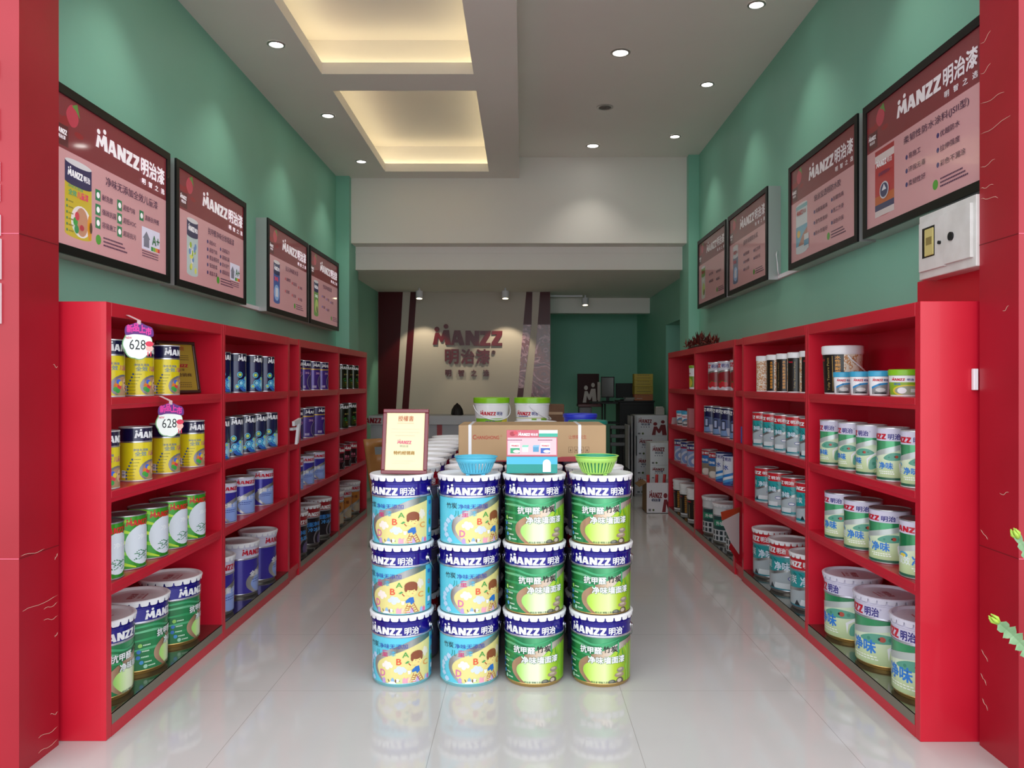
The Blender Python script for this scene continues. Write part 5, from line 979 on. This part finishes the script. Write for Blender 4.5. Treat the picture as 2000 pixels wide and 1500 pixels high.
# things in the narrow gaps
hk = thing('shelf_bracket', 'white plastic seven-shaped bracket in the left shelf gap', 'bracket', (XLF, pxy(XLF, 577), 1.05))
m = MB(); m.prism([(-.09, .17), (.085, .19), (.09, .16), (.02, .0), (-.02, -.01), (.04, .15), (-.085, .135)], lambda q, z, h: (.02 - h, q, z), WHITEP, .02); m.box(-.03, -.08, .1, .0, .03, .12, WHITEP); m.build('hook', hk)
br = thing('brush_set', 'bunch of colourful brushes in the right shelf gap', 'brushes', (XRF + .06, 6.12, 1.0455))
for k, (c, dy, dz, ln) in enumerate((('#1f5ac0', .02, .0, .13), ('#2a9a4a', -.02, .0, .12), ('#e07a2a', -.035, -.0, .09), ('#e8e8ea', .035, .0, .12), ('#c8283a', .05, 0, .08))):
    m = MB(); m.bbox(-.035 + .012 * k, dy - .02, dz, -.02 + .012 * k, dy + .02, dz + ln, M(c, .4), .006); m.build('brush', br)
lf = thing('leaflet_sheaf', 'folded red and white leaflets sticking out of the right shelf gap', 'leaflet', (XRF, 6.10, .645))
def card(name, q, mm, th=.002):
    m = MB(); a_, b_, c_, d_ = [Vector(v) for v in q]; n = (b_ - a_).cross(d_ - a_).normalized() * th
    m.add([a_, b_, c_, d_, a_ + n, b_ + n, c_ + n, d_ + n], [(0, 1, 2, 3), (7, 6, 5, 4), (0, 1, 5, 4), (1, 2, 6, 5), (2, 3, 7, 6), (3, 0, 4, 7)], mm); return m.build(name, lf)
V = lambda px, py, d: at(px, py, d) - Vector((XRF, 6.10, .645))
card('white_sheet', [V(1444, 1001, 6.1), V(1444, 1083, 6.1), V(1428, 1060, 5.98), V(1410, 1018, 5.85)], M('#dcd8d8', .5)); card('red_sheet', [V(1446, 990, 6.14), V(1446, 1008, 6.14), V(1410, 1016, 5.87), V(1408, 1000, 5.87)], M('#c04a2a', .5)); card('red_sheet', [V(1444, 1084, 6.12), V(1442, 1098, 6.12), V(1424, 1070, 6.0), V(1428, 1058, 6.0)], M('#b01a26', .5))
# far right bay oddments
m = MB(); m.bbox(-.03, -.05, 0, .03, .05, .2, M('#c07a80', .5), .003); tag(m.build('box', None, (XRF + .06, 8.13, LEV[2] + .001)), 'pink upright box beside blue-lidded tubs on the right shelf', 'box')
m = MB(); m.bbox(-.002, -.05, 0, .002, .05, .075, M('#d8d8da', .5), .001); o = m.build('card', None, (XRF + .03, 8.86, LEV[2] + .002)); o.rotation_euler = (0, radians(8), radians(-50)); tag(o, 'small white card beside blue-lidded tubs on the right shelf', 'card')
# feathery duster on the right shelf
fd = thing('dried_grass_bundle', 'red-brown feathery bundle lying on top of the right shelving', 'bundle', (1.80, 8.0, 1.862)); m = MB(); RB_ = [M('#5a1f18', .8), M('#7a2f20', .8), M('#45160f', .8)]
for k in range(170):
    q = random.Random(k + 300); y = q.uniform(-.55, .55); e = 1 - (y / .62) ** 2; zc = .08 * e + .012; xo = q.uniform(-.06, .06); L_ = q.uniform(.05, .12); an = q.uniform(-.9, .9); el = q.uniform(.05, 1.2)
    d = Vector((cos(el) * sin(an) * -1, cos(el) * (-.8 if q.random() < .7 else .8), sin(el))).normalized(); p = Vector((xo, y, max(.008, zc * q.uniform(.3, 1)))); s_ = d.cross(Vector((0, 0, 1))).normalized() * .009; e2 = p + d * L_; e2.z = max(e2.z, .004)
    m.add([p, p + d * L_ * .5 + s_, e2, p + d * L_ * .5 - s_, p + d * L_ * .5 + Vector((0, 0, .005))], [(0, 1, 4), (1, 2, 4), (2, 3, 4), (3, 0, 4), (0, 3, 2, 1)], RB_[k % 3])
tag(m.build('plume', fd), None, None)
m = MB(); m.tube([(0, -.5, .02), (.01, 0, .03), (0, .5, .02)], .016, RB_[2], 8); m.build('stem', fd)

# ------------------------------------------------------------------ back of the shop
DW = M('#c6c6ca', .4)
dk = thing('reception_desk', 'white and grey reception counter below the feature wall', 'counter', (0, 10.0, 0))
m = MB(); m.bbox(-1.95, 0, .985, -.45, .5, 1.10, M('#b8b8bc', .4), .004); m.build('counter_top', dk)
m = MB(); m.box(-1.93, .03, 0, -.47, .48, .985, M('#a8a8ae', .45)); m.box(-1.36, .028, 0, -1.30, .03, .985, M('#c8c8cc', .4)); m.build('front_panel', dk)
m = MB(); 
for x0, x1 in (((853 - CX) * 10 / FPX, (863 - CX) * 10 / FPX),): m.box(x0, .026, .3, x1, .03, .985, M('#a03038', .4))
m.build('red_strip', dk)
a = Art(); a.logo(-2.06, 1.003, .275, .098, M('#8a1022', .3)); m = MB(); a.put(m, plane((0, -.002, 0), (1, 0, 0), (0, 0, 1), (0, -1, 0)), 0, .001); m.build('lettering', dk)
m = MB(); m.lathe([(.07, 0), (.075, .03), (.06, .08), (.03, .13), (.006, .155), (0, .158)], M('#1c1612', .6), 16, True)
for k in range(8): an = k * pi / 4; m.tube([(.076 * cos(an), .076 * sin(an), .005), (.066 * cos(an), .066 * sin(an), .07), (.03 * cos(an), .03 * sin(an), .13)], .006, M('#2a201a', .6), 5)
p = at(893, 808, 10.2); tag(m.build('carved_ornament', None, (p.x, 10.2, 1.1005)), 'dark pointed ornament standing on the white counter', 'ornament')
# bent-wood chair at the left
WD = noisy('#8a5a2c', '#9c6a36', 6, .4, 'honey_plywood'); ch = thing('plywood_chair', 'honey plywood chair with steel legs beside the left shelving', 'chair', (-1.215, 7.25, 0), pi)
m = MB(); n = 10; vs = []
for j in range(9):
    z = .42 + .6 * j / 8; w = .16 + .05 * j / 8; 
    for k in range(n + 1): u = -1 + 2 * k / n; vs.append((u * w, .07 * (1 - u * u) - .1 * (j / 8) + .0, z))
fs = [(j * 11 + k, j * 11 + k + 1, j * 11 + 12 + k, j * 11 + 11 + k) for j in range(8) for k in range(n) if not (j == 6 and 2 <= k <= 7)]
m.add(vs, fs, WD, True); bo = m.build('backrest', ch); bo.rotation_euler = (radians(4), 0, pi); bo.location = (0, .02, 0); sd = bo.modifiers.new('thickness', 'SOLIDIFY'); sd.thickness = .012
m = MB(); m.bbox(-.165, -.42, .42, .165, -.02, .435, WD, .006); m.build('seat', ch)
for sx in (-1, 1):
    for sy, y0 in ((0, -.38), (1, -.05)):
        m = MB(); m.tube([(sx * .15, y0, .42), (sx * .19, y0 + (-.04 if sy == 0 else .05), 0.006)], .009, STEEL, 8); m.build('leg', ch)
# promotional stand
ps = thing('promotion_stand', 'dark red promotion stand with two white figures by the green back wall', 'stand', (0, 12.5, 0)); p0, p1 = at(1128, 730, 12.5), at(1170, 789, 12.5); DR = M('#2c080b', .5, spec=.2)
m = MB(); m.bbox(p0.x, 0, p1.z, p1.x, .06, p0.z, DR, .004); a = Art(); Wf = M('#b0aaa8', .5); LG = LOGO[:3]
mw = p1.x - p0.x
for q in LG: a.poly([(p0.x + mw * (.24 + x / .26 * .66), p1.z + .005 + y * .33) for x, y in q], Wf)
a.put(m, front(0, 0, 0), 0, .001); m.build('sign_board', ps)
m = MB(); m.bbox(p0.x, -.15, 1.14, p1.x + .05, .2, p1.z, M('#5a1a20', .4), .004); m.build('top', ps)
m = MB(); m.bbox(p0.x + .02, -.1, 0, p1.x - .12, .2, 1.14, M('#8a8a8c', .5), .02); m.build('cabinet', ps)
m = MB(); m.bbox(p1.x - .03, -.06, 1.24, p1.x + .02, -.02, 1.53, Wf, .004); o = m.build('white_post', ps)
m = MB(); m.box(p1.x - .02, -.06, 1.175, p1.x + .01, -.02, 1.25, Wf); m.build('post_foot', ps)
BK = M('#070808', .5, spec=.3); BK2 = M('#0f1010', .5, spec=.3)
# computer trolley with monitor
tr = thing('computer_trolley', 'black computer trolley with shelves in the back right corner', 'trolley', (1.26, 11.35, 0))
m = MB(); m.bbox(-.28, -.18, 1.22, .10, .2, 1.245, BK, .004); m.build('upper_shelf', tr); m = MB(); m.bbox(-.25, -.28, .94, .10, .1, .96, BK, .004); m.build('keyboard_shelf', tr)
for x in (-.1, -.06): 
    m = MB(); m.tube([(x, .1, .03), (x, .1, 1.22)], .012, M('#77787a', .3, .8), 8); m.build('post', tr)
m = MB(); m.bbox(-.25, -.2, 0, .10, .2, .03, BK, .004); m.build('base', tr)
mo = thing('monitor', 'black computer monitor standing on the trolley', 'monitor', (1.22, 11.35, 1.2455), radians(-14)); m = MB(); m.bbox(-.085, -.015, .06, .105, .015, .36, BK, .005); m.build('bezel', mo); m = MB(); m.box(-.075, -.017, .075, .095, -.015, .345, M('#1c2a22', .15)); m.build('screen', mo); m = MB(); m.bbox(-.015, .0, 0.01, .03, .02, .08, BK, .003); m.bbox(-.07, -.05, 0, .09, .06, .012, BK, .003); m.build('stand', mo)
m = MB(); m.bbox(-.11, -.05, .0, .07, .05, .022, BK2, .004); tag(m.build('keyboard', None, (1.12, 11.2, .961)), 'black keyboard on the trolley shelf', 'keyboard')
# dark cabinet with things on it
cb = thing('storage_cabinet', 'dark grey storage cabinet in the back right corner', 'cabinet', (1.62, 11.35, 0)); m = MB(); m.bbox(-.22, 0, 0, .28, .45, 1.24, M('#121415', .5, spec=.3), .006); m.build('body', cb); m = MB(); m.bbox(-.24, -.01, 1.24, .29, .46, 1.26, M('#1c1e1f', .5, spec=.3), .004); m.build('top', cb)
m = MB(); m.bbox(-.2, -.008, .03, .26, .0, 1.2, M('#0e1011', .5, spec=.3), .003); dd = m.build('door', cb); m = MB(); m.bbox(-.17, -.02, .6, -.155, -.008, .75, STEEL, .002); m.build('handle', dd)
tv = thing('television', 'black flat screen behind the monitor on the cabinet', 'television', (1.43, 11.72, 1.2605)); m = MB(); m.bbox(-.04, 0, .03, .26, .03, .25, BK, .004); m.build('panel', tv); m = MB(); m.bbox(.03, -.04, 0, .2, .06, .015, BK, .003); m.bbox(.09, .005, .012, .13, .02, .04, BK, .002); m.build('stand', tv)
for k in range(4):
    m = MB(); m.bbox(-.07, -.06, 0, .07, .06, .011, M(('#8a8c8a', '#6a6c6c', '#9a9c9a', '#77797a')[k], .6), .002); o = m.build('booklet', None, (1.545 + .006 * (k % 2), 11.43, 1.2608 + .0115 * k)); o.rotation_euler = (0, 0, .1 * (k - 1.5)); tag(o, ['lowest grey booklet of the pile on the dark cabinet', 'second booklet up in the pile on the dark cabinet', 'third booklet up in the pile on the dark cabinet', 'topmost pale booklet of the pile on the dark cabinet'][k], 'booklet', 'booklets on the cabinet')
zz = 1.2608
for k, (hh, c) in enumerate(((.092, '#a05a2c'), (.115, '#a8922c'), (.088, '#b09a30'), (.088, '#b8a034'))):
    bx = thing('file_box', ['orange file box at the bottom of the stack on the cabinet', 'yellow file box second from bottom of the cabinet stack', 'yellow file box third from bottom of the cabinet stack', 'yellow file box topmost on the cabinet stack'][k], 'box', (1.755, 11.48, zz), random.uniform(-.04, .04), 'file boxes stacked on the cabinet'); m = MB(); m.bbox(-.135, -.1, 0, .135, .12, hh, M(c, .55), .003); m.build('box', bx); a = Art()
    m = MB(); a.rect(-.1, hh * .3, .1 if k else -.02, hh * .36, M('#5a4a1c' if k else '#b8b4b0', .5)); a.mini(-.09, hh * .75, .18, .006, M('#5a4a1c', .5), 5); a.put(m, front(0, -.1, 0), 0, .0005); m.build('label', bx, fix=False); zz += hh + .0008
# black chair
bc = thing('ladder_back_chair', 'black ladder-back chair before the dark cabinet', 'chair', (1.18, 9.75, 0)); 
for x in (-.085, .085):
    m = MB(); m.tube([(x, 0, .006), (x * .98, .0, .45), (x * .95, .03, .98)], .012, BK2, 8); m.build('rear_leg', bc); m = MB(); m.tube([(x * 1.1, -.3, .006), (x * 1.05, -.28, .45)], .012, BK2, 8); m.build('front_leg', bc)
for z in (.97, .86, .76): m = MB(); m.bbox(-.09, .005, z - .025, .09, .025, z + .02, M('#2c2e2e', .4), .004); m.build('back_rail', bc)
m = MB(); m.bbox(-.11, -.31, .45, .11, .03, .48, BK, .008); m.build('seat', bc)
# cartons at the back right
CW = M('#d6d6dc', .6); CR = M('#7a1520', .5); CN = M('#2a2f5a', .5)
def mbox(x0, x1, z0, z1, y, D, label, big=True, opened=False):
    o = thing('carton', label, 'carton', ((x0 + x1) / 2, y, z0), 0, 'white cartons beside the right shelving'); w, h = x1 - x0, z1 - z0
    m = MB()
    if opened:
        t_ = .006; m.box(-w / 2, 0, 0, w / 2, D, .006, CW); m.box(-w / 2, 0, 0, w / 2, t_, h, CW); m.box(-w / 2, D - t_, 0, w / 2, D, h, CW); m.box(-w / 2, t_, 0, -w / 2 + t_, D - t_, h, M('#8a6a48', .7)); m.box(w / 2 - t_, t_, 0, w / 2, D - t_, h, CW)
    else: m.bbox(-w / 2, 0, 0, w / 2, D, h, CW, .003)
    a = Art(); a.logo(-w * .42, h * (.62 if not opened else .5), w * .42, h * .26, CR); a.text('明治漆', -w * .33, h * .5 if not opened else h * .38, w * .28, h * .11, CN, .03)
    for k in range(4): a.rect(-w * (.34 - .08 * k), h * .41, -w * (.31 - .08 * k), h * .45, CN)
    a.rect(-w * .44, h * .07, -w * .36, h * .15, M('#6a6a70', .6)); a.ell(-w * .28, h * .11, w * .035, w * .035, M('#4a5a2a', .6), 1)
    if big:
        for q in LOGO[:3]: a.poly([(w * (.0 + x / .26 * .48), h * (.0 + y * .76)) for x, y in q], CR)
    a.put(m, front(0, 0, 0), .0005, .0004); m.build('box', o)
    if opened:
        for q in ([(-w / 2, 0, h), (-w / 2 - .09, -.01, h - .05), (-w / 2 - .09, D + .01, h - .05), (-w / 2, D, h)],):
            m = MB(); m.add([Vector(v) for v in q] + [Vector(v) + Vector((0, 0, .005)) for v in q], [(0, 1, 2, 3), (4, 5, 6, 7), (0, 1, 5, 4), (1, 2, 6, 5), (2, 3, 7, 6), (3, 0, 4, 7)], M('#8a6a48', .7)); m.build('flap', o)
    return o
d = 10.75; X_ = lambda px, dd: (px - CX) * dd / FPX
zs = [0, .261, .523, .793, 1.075]
for k in range(4): mbox(X_((1241, 1242, 1244, 1242)[k], d), X_(1301, d) + .02, zs[k] + .001, zs[k + 1], d, .38, ['white carton at the floor of the tall rear stack', 'white carton second from floor of the tall rear stack', 'white carton third from floor of the tall rear stack', 'white carton with large figures topping the tall rear stack'][k])
zs = [0, .305, .48, .763]
for k in range(3): mbox(1.607, 1.965, zs[k] + .001, zs[k + 1], 9.9, .35, ['white carton at the floor behind the open one', 'low white carton just above the open one', 'white carton topping the short stack behind the open one'][k], False)
mbox(1.444, 1.80, 0.001, .357, 9.15, .34, 'open white carton with red rolls beside the right shelving end', True, True)
for k, (x, y, tl) in enumerate(((1.492, 9.30, -.07), (1.58, 9.33, .1), (1.66, 9.36, .25))):
    m = MB(); m.tube([(0, 0, .004), (0, 0, .42)], .018, M('#a8141c', .4), 10); o = m.build('paper_roll', None, (x, y, .012)); o.rotation_euler = (0, tl * .3, 0); tag(o, ['red roll at the left inside the open white carton', 'red roll in the middle of the open white carton', 'red roll at the right inside the open white carton'][k], 'roll', 'red rolls in the open carton')
for k, (x, zt) in enumerate(((1.415, .95), (1.455, 1.07), (1.497, 1.08))):
    m = MB(); m.bbox(0, 0, 0, .014, .4, zt, M('#a2a2a6', .6), .002, 1); o = m.build('flat_panel', None, (x, 10.5, .001)); tag(o, ['shortest white flat panel standing left of the tall carton stack', 'middle white flat panel standing left of the tall carton stack', 'white flat panel standing against the tall carton stack'][k], 'panel', 'white panels by the carton stack')
m = MB(); m.bbox(-.06, -.06, 0, .06, .06, .1, M('#b8b4ae', .6), .004); m.bbox(-.05, -.01, .1, .05, .01, .115, M('#c8c4be', .6), .002); tag(m.build('tissue_box', None, (1.895, 10.9, 1.0755)), 'small white box on top of the tall carton stack', 'box')
KB = noisy('#6a4a34', '#7a5840', 4, .7, 'brown_cardboard')
for k, (z0, z1) in enumerate(((.0, .64), (.641, 1.291))):
    o = thing('brown_carton', ['tall brown carton on the floor behind the pails', 'taped brown carton upper of two behind the pails'][k], 'carton', (.32, 8.2, z0 + .0005)); m = MB(); m.bbox(-.12, 0, 0, .117, .3, z1 - z0 - .001, KB, .004); m.build('box', o)
    m = MB(); m.box(-.1, -.001, (z1 - z0) * .84, .1, .0, (z1 - z0) * .88, M('#a8845c', .3)); m.build('tape', o)

# ------------------------------------------------------------------ cactus in front of the right pillar
pt = thing('potted_cactus', 'green serrated cactus by the right shop front pillar', 'plant', (1.98, 2.62, 0)); CG = noisy('#6f9468', '#8fb088', 14, .5, 'cactus_skin'); CT = M('#a8c84a', .5)
m = MB(); m.lathe([(0, 0), (.1, 0), (.13, .24), (.14, .24), (.14, .27), (.125, .27), (.12, .25), (0, .25)], M('#8a4a2c', .6), 24); m.build('pot', pt)
def stem(pts, w, name, tip=True):
    pts = [Vector(p) for p in pts]; L_ = [0]
    for p, q in zip(pts, pts[1:]): L_.append(L_[-1] + (q - p).length)
    def ev(t):
        t *= L_[-1]
        for i in range(len(pts) - 1):
            if t <= L_[i + 1] + 1e-9: return pts[i].lerp(pts[i + 1], (t - L_[i]) / max(1e-6, L_[i + 1] - L_[i]))
        return pts[-1]
    m = MB(); n = max(10, int(L_[-1] / .003)); per = .03
    for wing in range(3):
        an = wing * 2 * pi / 3 + .35
        vs = []
        for i in range(n + 1):
            t = i / n; p = ev(t); tg = (ev(min(1, t + .02)) - ev(max(0, t - .02))).normalized()
            s1 = tg.cross(Vector((0, 1, 0))).normalized(); s2 = tg.cross(s1)
            dd = s1 * cos(an) + s2 * sin(an); nn = tg.cross(dd)
            ph = (t * L_[-1] / per) % 1; tooth = (ph ** .7) if ph < .8 else (1 - ph) * 5
            r = w * (.45 + .55 * min(1, t * L_[-1] / .05)) * (1 if t < .85 else max(.3, 1 - (t - .85) * 4)) * (.4 + .6 * tooth)
            vs += [p + nn * .004, p - nn * .004, p + dd * r]
        fs = []
        for i in range(n): b = i * 3; fs += [(b, b + 3, b + 5, b + 2), (b + 1, b + 2, b + 5, b + 4)]
        m.add(vs, fs, CG, False)
    o = m.build(name, pt, fix=False)
    if tip:
        m = MB(); p = pts[-1]; tg = (pts[-1] - pts[-2]).normalized()
        for k in range(5):
            an = k * 2 * pi / 5; s1 = tg.cross(Vector((0, 1, 0))).normalized(); s2 = tg.cross(s1); dd = s1 * cos(an) + s2 * sin(an)
            m.tube([p - tg * .008 + dd * .004, p + tg * .008 + dd * .011, p + tg * .024 + dd * .008], [.006, .006, .002], CT, 6)
        tag(m.build('tip', o), 'pale lime growing tip')
    return o
def Q(px, py, dd=2.62): return at(px, py, dd) - Vector((1.98, 2.62, 0))
stem([(0.0, 0, .25), (-.01, 0, .45), Q(2030, 1310), Q(2020, 1240), Q(2012, 1180)], .03, 'stem'); stem([Q(2030, 1310), Q(2000, 1264), Q(1975, 1238), Q(1945, 1212)], .034, 'stem')
stem([(.03, 0, .25), (.05, 0, .6), Q(2040, 1150), Q(2010, 1090), Q(1985, 1046)], .04, 'stem')
stem([(-.02, .03, .25), (-.01, .05, .5), (.03, .06, .7)], .03, 'stem')
